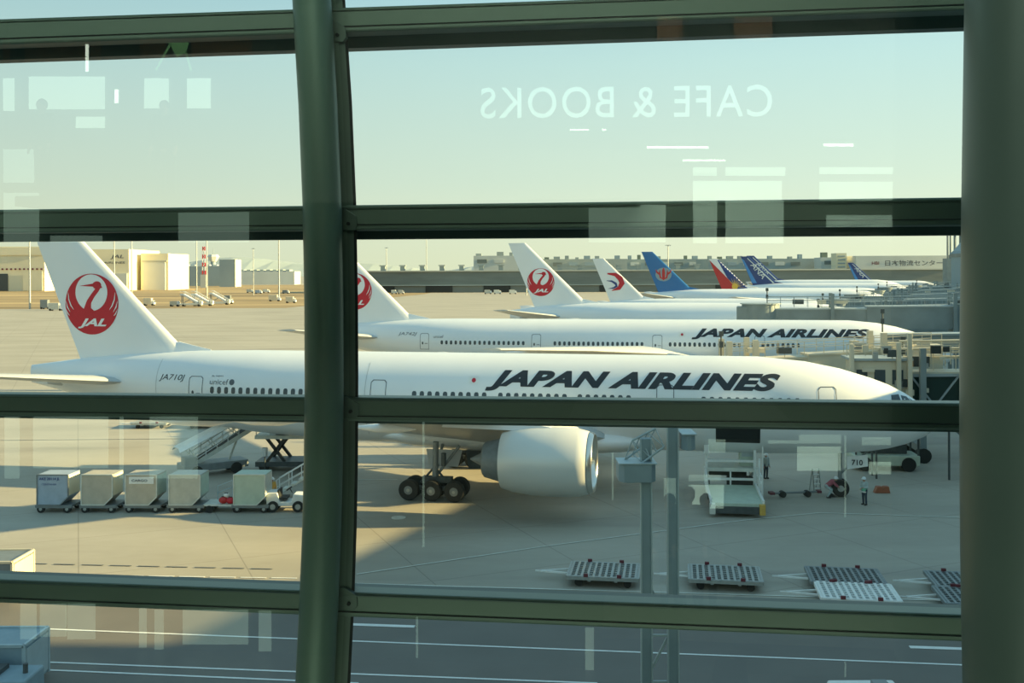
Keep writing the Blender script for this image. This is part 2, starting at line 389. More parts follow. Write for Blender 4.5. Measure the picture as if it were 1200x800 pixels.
def airliner(label, N, ang, L=63.7, scl=1.0, group='parked airliners', fin_mat='plane_white', body='plane_white', windows=None, near=False, engine_z=3.35, gear=True, tip_mat=None):
    root = thing('airliner', label, 'airplane', (N[0], N[1], 0), -ang, group); root.scale = (scl,) * 3
    tab = fus_table(L); sf = surf_fn(tab)
    ss = [r_[0] for r_ in tab]; extra = [11 + (L - 38) * k / 8 for k in range(1, 8)]
    ss = sorted(set(ss + extra + [1.4, 2.5, 5, 7, 9.5, L - 20.5, L - 15.5, L - 10.5, L - 5.8, L - 2.4]))
    g = MB(); g.loft([ring(s, tab) for s in ss]); g.build('fuselage', body, root, smooth=35)
    ws = (L - 63.7) * .52      # wing station shift of the stretched body
    # belly fairing
    g = MB(); rr = []
    for s, k in ((17.5, .55), (19.5, .85), (22, 1), (30, 1), (33.5, .85), (36.5, .45)):
        s += ws; rr.append([(-s, 3.35 * k * math.cos(2 * math.pi * j / 28), 3.35 + 1.05 * k * math.sin(2 * math.pi * j / 28)) for j in range(28)])
    g.loft(rr); g.build('belly_fairing', 'plane_white', root, smooth=40)
    for sd_ in (-1, 1):
        st = [(sd_ * 2.4, -20.2 - ws, -34.2 - ws, 3.55, .10), (sd_ * 9.6, -25.3 - ws, -34.6 - ws, 5.55 + .2 * (near and sd_ < 0), .09), (sd_ * 20, -32.5 - ws, -37.6 - ws, 6.6 + (.5 if sd_ < 0 else -.5) * near, .08), (sd_ * 30.3, -39.5 - ws, -41.6 - ws, 7.4 + (1.1 if sd_ < 0 else -1.1) * near, .07)]
        wg = wing_mesh('wing', st, 'plane_grey', root)
        for yy in (6.2, 13.5, 18, 22.5):
            z = next(a_[3] + (b2[3] - a_[3]) * (yy - abs(a_[0])) / (abs(b2[0]) - abs(a_[0])) for a_, b2 in zip(st, st[1:]) if yy <= abs(b2[0])) + .1; xt = -34.4 - ws - (0 if yy < 10 else (yy - 10) * .33)
            f_ = MB(); f_.loft([[(xt + 2.4 - q * 4.4, sd_ * yy + rr_ * math.cos(2 * math.pi * j / 10), z - .35 + rr_ * 1.1 * math.sin(2 * math.pi * j / 10)) for j in range(10)] for q, rr_ in ((0, .05), (.25, .27), (.6, .27), (1, .04))]); f_.build('flap_fairing', 'plane_white', wg, smooth=40)
        hs = [(sd_ * .3, -L + 9.7, -L + 2.2, 6.35, .065), (sd_ * 10.75, -L + 1.9, -L - .5, 7.85, .06)]
        wing_mesh('horizontal_stabilizer', hs, 'plane_grey', root)
        g = MB(); g.loft([[(-L + 10.2 - q * 8.5, sd_ * (1.25 - q * .75) + r0 * .5 * math.cos(2 * math.pi * j / 12), 6.35 + r0 * math.sin(2 * math.pi * j / 12)) for j in range(12)] for q, r0 in ((0, .1), (.15, .45), (.6, .5), (1, .2))]); g.build('stabilizer_fairing', 'plane_grey', root, smooth=40)
    # fin
    le, te = fin_xy(L); zs = [7.6, 8.35, 10, 12, 14, 16, 18, 18.4]
    prof = [(0, 0), (.015, .3), (.06, .65), (.18, .95), (.35, 1), (.6, .72), (.85, .28), (1, .03)]
    def hth(z): return .34 - .018 * (z - 8.35)
    def fin_half(x, z):
        a, b_ = le(z), te(z); u = (a - x) / (a - b_); u = min(1, max(0, u))
        for p0, p1 in zip(prof, prof[1:]):
            if u <= p1[0]: return hth(z) * (p0[1] + (p1[1] - p0[1]) * (u - p0[0]) / (p1[0] - p0[0]))
        return 0
    full = [(u, v) for u, v in prof] + [(u, -v) for u, v in prof[-1:0:-1]]
    g = MB(); g.loft([[(le(z) - (le(z) - te(z)) * u, v * hth(z), z) for u, v in full] for z in zs]); fin = g.build('tail_fin', fin_mat, root, smooth=30)
    # dorsal fillet
    g = MB(); g.hexa([(-L + 14.6, -.02, 8.70), (-L + 14.6, .02, 8.70), (-L + 11.5, .3, 8.4), (-L + 11.5, -.3, 8.4), (-L + 14.5, -.01, 8.8), (-L + 14.5, .01, 8.8), (-L + 12.0, .06, 9.35), (-L + 12.0, -.06, 9.35)]); g.build('fin_fillet', fin_mat, root)
    # engines
    for sd_ in (-1, 1):
        ex, ey, ez = -20.35 - ws, sd_ * 9.6, engine_z; n = 40
        def rv(prof_): return [[(ex - a, ey + r_ * math.cos(2 * math.pi * k / n), ez + r_ * math.sin(2 * math.pi * k / n)) for k in range(n)] for a, r_ in prof_]
        g = MB(); g.loft(rv([(.25, 1.66), (.35, 1.78), (.9, 1.92), (2.2, 1.98), (3.6, 1.95), (4.7, 1.80), (5.35, 1.62), (5.3, 1.56), (4.5, 1.6)]), caps=False); en = g.build('engine', 'nacelle', root, smooth=50)
        g = MB(); g.loft(rv([(1.6, 1.42), (.6, 1.45), (.2, 1.5), (.02, 1.58), (0, 1.64), (.06, 1.70), (.28, 1.76)]), caps=False); g.build('intake_lip', 'bare_metal', en, smooth=60)
        g = MB(); g.loft(rv([(1.5, 1.43), (1.55, .3), (1.3, .22), (1.0, .02)]), caps=True)
        g.build('fan', 'dark_steel', en, smooth=30)
        g = MB(); g.loft(rv([(4.4, 1.45), (5.3, 1.30), (6.4, 1.02), (6.5, .9), (6.2, .6), (7.3, .05)]), caps=True); g.build('exhaust', 'steel_grey', en, smooth=30)
        g = MB(); g.hexa([(ex - 1.8, ey - .22, ez + 1.7), (ex - 1.8, ey + .22, ez + 1.7), (ex - 9, ey + .22, 5.2), (ex - 9, ey - .22, 5.2), (ex - 2.6, ey - .18, ez + 2.0), (ex - 2.6, ey + .18, ez + 2.0), (ex - 8.4, ey + .18, 6.1), (ex - 8.4, ey - .18, 6.1)]); g.build('pylon', 'plane_white', en)
        g = MB(); g.loft(rv([(3.0, 1.985), (3.02, 1.985)]), caps=False)
        g.bm.free()
    if gear:
        for sd_ in (-1, 1):
            gx, gy = -31.0 - ws, sd_ * 5.5
            g = MB(); g.cyl((gx, gy, .7), (gx + .1, gy, 3.6), .19).beam((gx - 1.55, gy, .66), (gx + 1.55, gy, .66), .22, .25).cyl((gx, gy, 1.3), (gx + 1.5, gy * .9, 3.3), .09).cyl((gx, gy, 1.4), (gx - .2, gy * .45, 3.3), .1); lg = g.build('main_landing_gear', 'steel_grey', root, smooth=40)
            for dx in (-1.47, 0, 1.47):
                for dy in (-.65, .65):
                    g = MB(); g.cyl((gx + dx, gy + dy - .24, .66), (gx + dx, gy + dy + .24, .66), .64, .64, 28); g.build('wheel', 'rubber', lg, smooth=40, bevel=.06)
                    if near:
                        s2 = -1 if dy < 0 else 1; g = MB(); g.cyl((gx + dx, gy + dy + s2 * .2, .66), (gx + dx, gy + dy + s2 * .255, .66), .30, .26, 20); hb = g.build('wheel_hub', 'steel_grey', lg, smooth=40)
                        g = MB(); g.cyl((gx + dx, gy + dy + s2 * .25, .66), (gx + dx, gy + dy + s2 * .30, .66), .12, .09, 12); g.build('hub_cap', 'galv', lg, smooth=40)
            g = MB(); g.prism([(gx - .9, sd_ * 4.2, 2.9), (gx + 1.5, sd_ * 4.2, 2.9), (gx + 1.3, sd_ * 4.6, 1.9), (gx - .6, sd_ * 4.6, 1.9)], (0, sd_ * .06, 0)); g.build('gear_door', 'plane_grey', root)
            if near:
                g = MB(); g.prism([(gx + .9, sd_ * 1.3, 3.0), (gx + 4.1, sd_ * 1.3, 3.0), (gx + 4.0, sd_ * 1.8, 1.35), (gx + 1.3, sd_ * 1.8, 1.25)], (0, sd_ * .06, 0)); g.build('bay_door', 'dark_steel', root)
                g = MB(); g.box((gx + .2, gy, 1.25), (1.9, .5, .35)).cyl((gx - .9, gy, 1.0), (gx - .1, gy, 1.9), .07).cyl((gx + .9, gy, 1.0), (gx + .1, gy, 1.9), .07).cyl((gx + .6, gy, 2.1), (gx + .6, gy, 2.9), .16); g.build('gear_linkage', 'dark_steel', lg)
        g = MB(); g.cyl((-5.9, 0, .55), (-5.9, 0, 2.9), .13).cyl((-5.9, 0, 1.4), (-4.2, 0, 2.9), .07).beam((-5.9, -.3, .55), (-5.9, .3, .55), .12); ng = g.build('nose_landing_gear', 'steel_grey', root, smooth=40)
        for dy in (-.32, .32):
            g = MB(); g.cyl((-5.9, dy - .17, .55), (-5.9, dy + .17, .55), .53, .53, 24); g.build('wheel', 'rubber', ng, smooth=40, bevel=.05)
            g = MB(); g.cyl((-5.9, dy * 1.0 - .18, .55), (-5.9, dy + .18, .55), .2, .2, 16); g.build('wheel_hub', 'galv', ng, smooth=40)
    # cockpit windows follow the nose skin
    cw = [[(-1.55, 5.62), (-.98, 5.30), (-1.75, 5.30), (-2.2, 5.62)][:0]]
    polys = [[(-3.05, 5.95), (-3.0, 6.6), (-2.5, 6.62), (-2.35, 5.9)], [(-2.25, 5.9), (-2.38, 6.56), (-2.0, 6.46), (-1.5, 5.9)], [(-1.4, 5.82), (-1.88, 6.38), (-1.64, 6.22), (-1.04, 5.8)]]
    for pl in polys:
        decal(poly_bm([pl]), 0, 0, 1, 1, sf, .012, 'cockpit_window', 'win_dark', root, step=.12)
    return root, sf, fin_half, le, te

def jal_mark(root, fin_half, L, off=.02):
    """red crane roundel laid on the fin"""
    cx, cz, r = -(L - 5.1), 12.05, 2.24
    k = lambda bm, name, m, o, par=None: decal(bm, cx, cz, r, r, fin_half, off + o, name, m, par or root, step=.16)
    k(poly_bm([circle(0, 0, 1, 1, 56)]), 'crane_emblem', 'jal_red', 0)
    k(poly_bm([circle(.0, .375, .60, .60, 48)]), 'emblem_ground', 'plane_white', .012)
    neck = stroke([(.30, .60), (.22, .46), (.06, .28), (-.08, .08), (-.14, -.12), (-.10, -.3)], [.16, .15, .15, .18, .26, .5])
    head = [circle(.22, .62, .16, .13, 20)]
    beak = [[(-.44, .60), (.12, .68), (.12, .57)], [(.3, .72), (.42, .54), (.25, .5)]]
    k(poly_bm(neck + head + beak), 'crane_head', 'jal_red', .024)
    sl = []
    for s_ in (-1, 1):
        sl += [stroke([(s_ * .88, .38), (s_ * .86, .15), (s_ * .78, -.05), (s_ * .68, -.18)], [.01, .035, .04, .01])]
        sl += [stroke([(s_ * .97, .10), (s_ * .92, -.10), (s_ * .82, -.26)], [.01, .04, .01])]
        sl += [stroke([(s_ * .985, -.16), (s_ * .90, -.32), (s_ * .84, -.38)], [.01, .035, .01])]
        for q_ in sl: k(poly_bm(q_), 'feather_slit', 'plane_white', .024)
        sl = []
    decal(text_bm('JAL', .035, .35), cx - .52 * r, cz - .80 * r, 1.08 * r, .33 * r, fin_half, off + .024, 'emblem_lettering', 'plane_white', root, step=.16)

def project_s(px, N, ang, lat=0.0):
    """distance behind the nose of the body point seen at column px (lateral offset lat to the near side)"""
    c_, s_ = math.cos(ang), math.sin(ang); t = (px - 600) / F
    X0, Y0 = N[0] - lat * s_, N[1] - lat * c_
    return (X0 - t * Y0) / (c_ + t * s_)

def window(me_cache, root, sf, s, z, w_=.30, h_=.46):
    m_ = poly_bm([[(u * w_ / 2, v * h_ / 2) for u, v in ((-.5, -1), (.5, -1), (.9, -.7), (1, -.4), (1, .4), (.9, .7), (.5, 1), (-.5, 1), (-.9, .7), (-1, .4), (-1, -.4), (-.9, -.7))]])
    return decal(m_, -s, z, 1, 1, sf, .012, 'cabin_window', 'win_dark', root, step=.2)
def door(root, sf, s, z0=5.25, z1=7.15, w_=1.1):
    fr = []
    t = .045
    x0, x1 = -w_ / 2, w_ / 2
    outer = [(x0, z0), (x1, z0), (x1, z1 - .15), (x1 - .15, z1), (x0 + .15, z1), (x0, z1 - .15)]
    inner = [(u * (1 - 2 * t / w_), (v - (z0 + z1) / 2) * (1 - 2 * t / (z1 - z0)) + (z0 + z1) / 2) for u, v in outer]
    n = len(outer); q = [[outer[i], outer[(i + 1) % n], inner[(i + 1) % n], inner[i]] for i in range(n)]
    d = decal(poly_bm(q), -s, 0, 1, 1, sf, .012, 'cabin_door', 'letter_grey', root, step=.2)
    decal(poly_bm([circle(-.22, 6.0, .09, .17, 12)]), -s, 0, 1, 1, sf, .014, 'door_window', 'win_dark', d, step=.2)
    decal(poly_bm([[(.05, 5.93), (.40, 5.93), (.40, 5.99), (.05, 5.99)]]), -s, 0, 1, 1, sf, .014, 'door_handle', 'letter_grey', d, step=.2)
def rows(root, sf, N, ang, groups, z, sp_=.535):
    for a, b_ in groups:
        s1, s0 = project_s(a, N, ang, 3.0), project_s(b_, N, ang, 3.0); n = max(1, round((s1 - s0) / sp_))
        for i in range(n + 1): window(None, root, sf, s0 + (s1 - s0) * i / n, z)

# first airliner: the long white one in front
A1 = R(11.5); N1 = (26.54, 63.8)
p1, sf1, fh1, le1, te1 = airliner('white airliner in front with big round engine, large black lettering and red crane emblem', N1, A1, near=True, group=None)
jal_mark(p1, fh1, 63.7)
rows(p1, sf1, N1, A1, [(246, 352), (485, 567), (586, 661), (679, 736), (824, 934)], 6.24)
for px in (225.5, 442.5, 779, 970): door(p1, sf1, project_s(px, N1, A1, 3.0))
def line_text(root, sf, N, ang, txt, pxa, pxb, z0, z1, name, m, bold=.02, shear=0.0, spacing=1.0, step=.2, off=.014):
    s1, s0 = project_s(pxa, N, ang, 2.9), project_s(pxb, N, ang, 2.9)
    return decal(text_bm(txt, bold, shear, spacing), -s1, z0, s1 - s0, z1 - z0, sf, off, name, m, root, step=step)
line_text(p1, sf1, N1, A1, 'JAPAN AIRLINES', 568, 915, 6.58, 7.88, 'airline_lettering', 'letter_black', .05, .40, 1.05)
line_text(p1, sf1, N1, A1, 'JA710J', 180, 212, 6.72, 7.22, 'registration', 'letter_black', .0, .25)
line_text(p1, sf1, N1, A1, 'unicef', 243.5, 266, 6.62, 6.98, 'charity_lettering', 'letter_grey', .0)
line_text(p1, sf1, N1, A1, 'We', 245, 248, 7.12, 7.24, 'small_lettering', 'letter_grey', 0)
line_text(p1, sf1, N1, A1, 'support', 249.5, 259, 7.12, 7.24, 'small_lettering', 'letter_grey', 0)
s_ = project_s(269.5, N1, A1, 3); decal(poly_bm([circle(0, 6.8, .2, .2, 16)]), -s_, 0, 1, 1, sf1, .013, 'round_badge', 'letter_grey', p1)
s_ = project_s(554, N1, A1, 2.9); fl = decal(poly_bm([[(-.36, 6.98), (.36, 6.98), (.36, 7.46), (-.36, 7.46)]]), -s_, 0, 1, 1, sf1, .013, 'national_flag', 'white_paint', p1)
decal(poly_bm([circle(0, 7.22, .14, .14, 20)]), -s_, 0, 1, 1, sf1, .02, 'flag_disc', 'jal_red', fl)
# hold opening, panel seams, nose gear door with its number
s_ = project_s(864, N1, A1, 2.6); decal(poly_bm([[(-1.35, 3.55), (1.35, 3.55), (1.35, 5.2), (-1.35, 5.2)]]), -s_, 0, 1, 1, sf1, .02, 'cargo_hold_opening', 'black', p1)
g = MB(); g.hexa([(-s_ - 1.35, -3.05, 5.2), (-s_ + 1.35, -3.05, 5.2), (-s_ + 1.35, -4.6, 5.9), (-s_ - 1.35, -4.6, 5.9), (-s_ - 1.35, -3.05, 5.28), (-s_ + 1.35, -3.05, 5.28), (-s_ + 1.35, -4.6, 5.98), (-s_ - 1.35, -4.6, 5.98)]); g.build('cargo_hold_door', 'plane_white', p1)
g = MB(); g.prism([(-5.55, -.72, 1.82), (-4.3, -.72, 2.05), (-4.3, -.62, 2.75), (-5.55, -.62, 2.62)], (0, .05, 0)); nd = g.build('nose_gear_door', 'white_paint', p1)
decal(text_bm('710', .02, 0), -5.27, 2.10, .66, .34, lambda x, z: .70, .02, 'door_number', 'letter_black', nd, step=.5)
seam = lambda s, z0, z1, root, sf: decal(poly_bm([[(-.02, z0), (.02, z0), (.02, z1), (-.02, z1)]]), -s, 0, 1, 1, sf, .01, 'panel_seam', 'plane_grey', root)
for s in (52.2, 36.5): seam(s, 3.4, 8.2, p1, sf1)

# second airliner
A2 = R(10.3); N2 = (48.5, 112.8)
p2, sf2, fh2, le2, te2 = airliner('white airliner behind the first, its black lettering partly covered by the boarding bridge', N2, A2, L=73.9, near=False, group=None)
jal_mark(p2, fh2, 73.9)
rows(p2, sf2, N2, A2, [(517, 613), (650, 752), (785, 866), (876, 935)], 6.12, .56)
for px in (496, 628, 770, 890): door(p2, sf2, project_s(px, N2, A2, 3.0))
line_text(p2, sf2, N2, A2, 'JAPAN AIRLINES', 810, 1020, 6.70, 7.90, 'airline_lettering', 'letter_black', .05, .40, 1.05)
line_text(p2, sf2, N2, A2, 'JA742J', 464, 487, 6.80, 7.25, 'registration', 'letter_grey', .0, .25)
line_text(p2, sf2, N2, A2, 'unicef', 507, 519, 6.62, 6.95, 'charity_lettering', 'letter_grey', .0)
s_ = project_s(799, N2, A2, 2.9); fl = decal(poly_bm([[(-.36, 6.98), (.36, 6.98), (.36, 7.46), (-.36, 7.46)]]), -s_, 0, 1, 1, sf2, .013, 'national_flag', 'white_paint', p2)
decal(poly_bm([circle(0, 7.22, .14, .14, 20)]), -s_, 0, 1, 1, sf2, .02, 'flag_disc', 'jal_red', fl)

def far_plane(label, px_le, Y, L, scl, ang=A1, **kw):
    """put the foot of the fin's leading edge (12.9 m from the tail) at column px_le and depth Y"""
    s = (L - 12.6) * scl; X = (px_le - 600) / F * Y
    N = (X + s * math.cos(ang), Y - s * math.sin(ang))
    return N, airliner(label, N, ang, L=L, scl=scl, **kw)
N3, (p3, sf3, fh3, le3, te3) = far_plane('third white airliner from the front, with red crane emblem on its tail', 688, 172, 58, 1.05, group=None)
jal_mark(p3, fh3, 58, .03)
N4, (p4, sf4, fh4, le4, te4) = far_plane('white airliner with a red and blue swallow mark on its white tail', 757, 232, 60, .95, group=None)
u = lambda L: (-(L - 5.1), 12.05)
cx, cz = u(60)
decal(poly_bm(stroke([(-1.9, 2.1), (.0, 1.9), (1.2, .9), (1.6, -.2), (.9, -1.4), (-.9, -2.0)], [.3, .9, 1.25, 1.3, .9, .1])), cx + .2, cz + .6, 1, 1, fh4, .04, 'swallow_mark', 'jal_red', p4)
decal(poly_bm(stroke([(-2.0, .6), (-.8, .5), (.2, -.1), (.4, -.7), (-.3, -1.15), (-1.6, -1.3)], [.1, .4, .6, .6, .4, .05])), cx + .1, cz + .4, 1, 1, fh4, .04, 'swallow_wing', 'eastern_blue', p4)
N5, (p5, sf5, fh5, le5, te5) = far_plane('airliner with a bright blue tail carrying a red flower emblem', 811, 285, 62, 1.09, group=None, fin_mat='southern_blue')
cx, cz = u(62)
fl_ = [circle(0, 0, .4, 1.6, 16)]
for a in (-1, 1): fl_ += stroke([(0, -1.3), (a * .8, -.9), (a * 1.0, .2), (a * .95, 1.1)], [.35, .4, .4, .1]) + stroke([(a * 1.1, .0), (a * 1.7, .5), (a * 2.0, 1.2)], [.5, .4, .1])
decal(poly_bm([circle(0, -.1, 2.05, 1.75, 30)]), cx + .3, cz + .6, 1, 1, fh5, .03, 'flower_halo', 'far_blue', p5)
decal(poly_bm(fl_), cx + .3, cz + .6, 1, 1, fh5, .05, 'flower_emblem', 'red', p5)
N6, (p6, sf6, fh6, le6, te6) = far_plane('airliner whose tail is red and dark blue with a yellow sunburst', 877, 347, 60, 1.02, group=None)
L = 60
def fin_poly(le, te, pts):   # (fraction of chord from the leading edge, z)
    return [(le(z) - (le(z) - te(z)) * u, z) for u, z in pts]
decal(poly_bm([fin_poly(le6, te6, [(1, 8.4), (1, 18.0), (.55, 13.2), (.42, 8.4)])]), 0, 0, 1, 1, fh6, .04, 'red_field', 'red', p6)
decal(poly_bm([fin_poly(le6, te6, [(.0, 8.4), (.42, 8.4), (.5, 12.0), (.12, 18.2), (.0, 18.2)])]), 0, 0, 1, 1, fh6, .04, 'blue_field', 'eastern_blue', p6)
sun_c = fin_poly(le6, te6, [(.45, 9.2)])[0]
rs = [circle(sun_c[0], sun_c[1], 1.0, 1.0, 18)] + [[(sun_c[0] + .9 * math.cos(a - .12), sun_c[1] + .9 * math.sin(a - .12)), (sun_c[0] + 3.3 * math.cos(a), sun_c[1] + 3.3 * math.sin(a)), (sun_c[0] + .9 * math.cos(a + .12), sun_c[1] + .9 * math.sin(a + .12))] for a in [R(-5 + 17 * k) for k in range(9)]]
decal(poly_bm(rs), 0, 0, 1, 1, fh6, .07, 'sunburst', 'gold', p6)
def ana(px, Y, L, scl, label):
    N, (p, sf, fh, le, te) = far_plane(label, px, Y, L, scl, group=None, fin_mat='ana_blue')
    decal(poly_bm([fin_poly(le, te, [(.10, 8.8), (.17, 8.8), (.40, 17.6), (.30, 17.8)])]), 0, 0, 1, 1, fh, .03, 'pale_stripe', 'white_paint', p)
    decal(poly_bm([fin_poly(le, te, [(.80, 8.8), (.99, 8.8), (.99, 17.6), (.82, 17.0)])]), 0, 0, 1, 1, fh, .03, 'light_blue_stripe', 'ana_light', p)
    x = -(L - 3.3); decal(text_bm('ANA', .0, .15), x - .2, 15.2, 6.6, 1.9, fh, .06, 'tail_lettering', 'white_paint', p, rot=R(-50))
    return N, p
N7, p7 = ana(911, 410, 60, 1.12, 'airliner with a dark blue tail lettered in white, first of two such overlapping tails')
N8, p8 = ana(914, 485, 60, 1.2, 'airliner with a dark blue tail mostly hidden behind a like blue tail')
N9, p9 = ana(1023, 570, 46, 1.05, 'short farthest airliner with small dark blue tail in front of the lettered warehouse')
# small airliner by the hangar door
N, (p10, *_r) = far_plane('pale airliner standing before the open hangar far off', -40, 850, 50, .7, group=None)

# ------------------------------------------------------------------ far buildings
def bldg(name, pxa, pxb, ytop, ybot, Y, dep, m, label, cat='building', m2=None):
    pa, pb = at(pxa, ytop, Y), at(pxb, ytop, Y); zt = (pa.z + pb.z) / 2; zb = 0
    root = thing(name, label, cat, ((pa.x + pb.x) / 2, Y + dep / 2, 0))
    W = pb.x - pa.x; g = MB(); g.box((0, 0, zt / 2), (W, dep, zt)); g.build('wall', m, root)
    return root, W, zt, dep
r_, W, zt, dp = bldg('hangar', -60, 52, 289, 328, 900, 90, 'hangar_cream', 'cream hangar with open door and a row of small red roof marks')
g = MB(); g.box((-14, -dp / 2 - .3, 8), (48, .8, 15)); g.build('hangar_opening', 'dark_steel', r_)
g = MB(); g.box((0, -dp / 2 - .5, zt - 4), (W, 1, 7)); g.build('fascia', 'hangar_cream', r_)
for i in range(22):
    g = MB(); g.box((-W / 2 + 2 + i * 3.8, -dp / 2 - 1.1, 19.5), (1.6, .4, 1.4)); g.build('fascia_mark', 'dull_red', r_)
g = MB(); g.box((32, -dp / 2 - .8, 9), (17, .6, 17)); g.build('hangar_door', 'hangar_cream', r_)
r_, W, zt, dp = bldg('hangar', 100, 151, 292, 328, 920, 80, 'hangar_cream', 'cream hangar behind the near tail fin with dark lettering on its fascia')
g = MB(); g.box((0, -dp / 2 - .5, 8.5), (W - 3, 1, 14)); g.build('hangar_door', 'far_white', r_)
m_ = decal(text_bm('JAL', .02, .2), 3, zt - 9, 12, 4, lambda x, z: dp / 2 + .2, .1, 'fascia_lettering', 'letter_grey', r_, step=9)
decal(text_bm('JAPAN AIRLINES', .02, .1), -18, zt - 13.5, 34, 2.4, lambda x, z: dp / 2 + .2, .1, 'fascia_lettering', 'letter_grey', r_, step=9)
r_, W, zt, dp = bldg('hangar', 165, 197, 297, 327, 940, 60, 'hangar_cream', 'small square cream hangar standing apart with a dark line above its door')
g = MB(); g.box((0, -dp / 2 - .4, zt - 7), (W - 2, .8, 1.3)); g.build('door_header', 'hangar_shade', r_)
g = MB(); g.box((0, -dp / 2 - .5, (zt - 8) / 2), (W - 5, 1, zt - 8)); g.build('hangar_door', 'far_white', r_)
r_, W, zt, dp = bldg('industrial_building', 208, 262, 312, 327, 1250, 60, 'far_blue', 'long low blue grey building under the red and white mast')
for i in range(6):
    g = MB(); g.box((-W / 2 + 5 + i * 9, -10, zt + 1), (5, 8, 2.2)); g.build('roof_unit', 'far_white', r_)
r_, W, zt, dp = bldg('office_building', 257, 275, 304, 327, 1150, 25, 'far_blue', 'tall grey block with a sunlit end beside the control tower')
g = MB(); g.box((W / 2 + .3, 0, zt / 2), (.8, dp, zt)); g.build('sunlit_end', 'hangar_cream', r_)  # sunlit end put into the colour as a cream panel
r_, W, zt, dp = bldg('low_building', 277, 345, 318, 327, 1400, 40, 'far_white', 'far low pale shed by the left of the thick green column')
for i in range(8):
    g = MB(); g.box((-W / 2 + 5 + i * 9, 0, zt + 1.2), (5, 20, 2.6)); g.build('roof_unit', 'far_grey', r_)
# control tower, radio mast
P = at(250, 326, 1500); t = thing('control_tower', 'slim grey control tower with a flared cab on the skyline', 'tower', (P.x, 1500, 0))
g = MB(); g.cyl((0, 0, 0), (0, 0, 34), 4.5, 3.5, 16); g.build('shaft', 'far_blue', t, smooth=40)
g = MB(); g.cyl((0, 0, 33), (0, 0, 40), 5, 9, 8).cyl((0, 0, 40), (0, 0, 43), 9, 7, 8); g.build('cab', 'far_white', t)
g = MB(); g.cyl((0, 0, 43), (0, 0, 54), .5, .2, 6); g.build('antenna', 'far_blue', t)
P = at(239, 326, 1100); t = thing('radio_mast', 'red and white lattice mast on the skyline by the control tower', 'mast', (P.x, 1100, 0))
for i in range(7):
    z0, z1 = 14 + i * 4.3, 14 + (i + 1) * 4.3; g = MB(); wd = 3.0 - i * .15
    for sx in (-1, 1):
        for sy in (-1, 1): g.beam((sx * wd / 2, sy * wd / 2, z0), (sx * wd / 2, sy * wd / 2, z1), .45)
        g.beam((-wd / 2 * sx, -wd / 2, z0), (wd / 2 * sx, -wd / 2, z1), .35); g.beam((sx * wd / 2, -wd / 2, z0), (sx * wd / 2, wd / 2, z1), .35)
    g.build('mast_section', 'red' if i % 2 == 0 else 'white_paint', t)
g = MB(); g.box((0, 0, 7), (6, 6, 14)); g.build('base_building', 'far_white', t)

# long warehouse row
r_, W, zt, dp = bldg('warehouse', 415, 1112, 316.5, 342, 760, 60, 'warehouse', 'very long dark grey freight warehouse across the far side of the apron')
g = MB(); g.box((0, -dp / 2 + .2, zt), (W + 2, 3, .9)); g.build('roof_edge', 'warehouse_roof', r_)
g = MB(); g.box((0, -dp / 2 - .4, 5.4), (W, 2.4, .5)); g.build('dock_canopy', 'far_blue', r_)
for i in range(10):
    g = MB(); g.box((-W / 2 + 20 + i * 43, -dp / 2 - .2, 2.6), (20, 1, 5)); g.build('dock_opening', 'dark', r_)
for i in range(18):
    px = 447 + 23.3 * i
    x = at(px, 316, 760).x - r_.location.x
    g = MB(); g.box((x, -20, zt + 2), (3.4, 4, 3.4)).box((x, -20, zt + 4.2), (5, 5, .7)); g.build('roof_vent', 'far_grey', r_)
B = [(555, 612, 299.5, 850, 30, 'far_white', 'white boxy plant building with rooftop units above the long warehouse'),
     (588, 735, 303.5, 900, 60, 'far_grey', 'grey upper freight hall rising behind the crane tail fin'),
     (735, 830, 303.5, 975, 60, 'far_grey', 'grey upper freight hall behind the blue tail fin'),
     (830, 958, 303.0, 905, 60, 'far_grey', 'grey upper freight hall behind the blue lettered tail'),
     (962, 985, 301.5, 880, 20, 'far_white', 'plain pale block between the grey halls and the lettered warehouse')]
for pa, pb, yt, Y, dep, m, lab in B:
    r_, W, zt, dp = bldg('freight_building', pa, pb, yt, 320, Y, dep, m, lab)
    n = int(W / 9)
    for i in range(n):
        if random.random() < .6:
            hh = random.uniform(1.5, 4.5); g = MB(); g.box((-W / 2 + 4 + i * 9, -dp / 4, zt + hh / 2), (random.uniform(2.5, 6), 5, hh)); g.build('roof_unit', random.choice(['far_grey', 'far_blue', 'tree_far']), r_)
    for i in range(int(W / 14)):
        g = MB(); g.box((-W / 2 + 7 + i * 14, -dp / 2 - .3, zt - 4.5), (8, .6, 3)); g.build('window_band', random.choice(['far_blue', 'far_white', 'warehouse']), r_)
r_, W, zt, dp = bldg('lettered_warehouse', 1003, 1109, 299.5, 322, 840, 40, 'far_white', 'white warehouse with large dark Japanese lettering along its wall')
decal(text_bm('日本物流センター', .012), -W / 2 + 24, zt - 8.3, 47, 4.6, lambda x, z: dp / 2, .15, 'wall_lettering', 'letter_grey', r_, step=20)
decal(text_bm('HBI', .02), -W / 2 + 13, zt - 7.3, 6, 2.6, lambda x, z: dp / 2, .15, 'wall_lettering', 'dull_red', r_, step=20)
g = MB(); g.box((0, -dp / 2 - .5, zt - 14), (W, 1.4, 1.6)); g.build('ledge', 'hangar_cream', r_)
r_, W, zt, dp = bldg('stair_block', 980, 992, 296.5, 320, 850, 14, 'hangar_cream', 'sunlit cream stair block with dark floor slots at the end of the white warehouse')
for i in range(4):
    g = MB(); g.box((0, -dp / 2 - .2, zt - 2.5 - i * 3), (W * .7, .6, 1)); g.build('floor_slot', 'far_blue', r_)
g = MB(); 
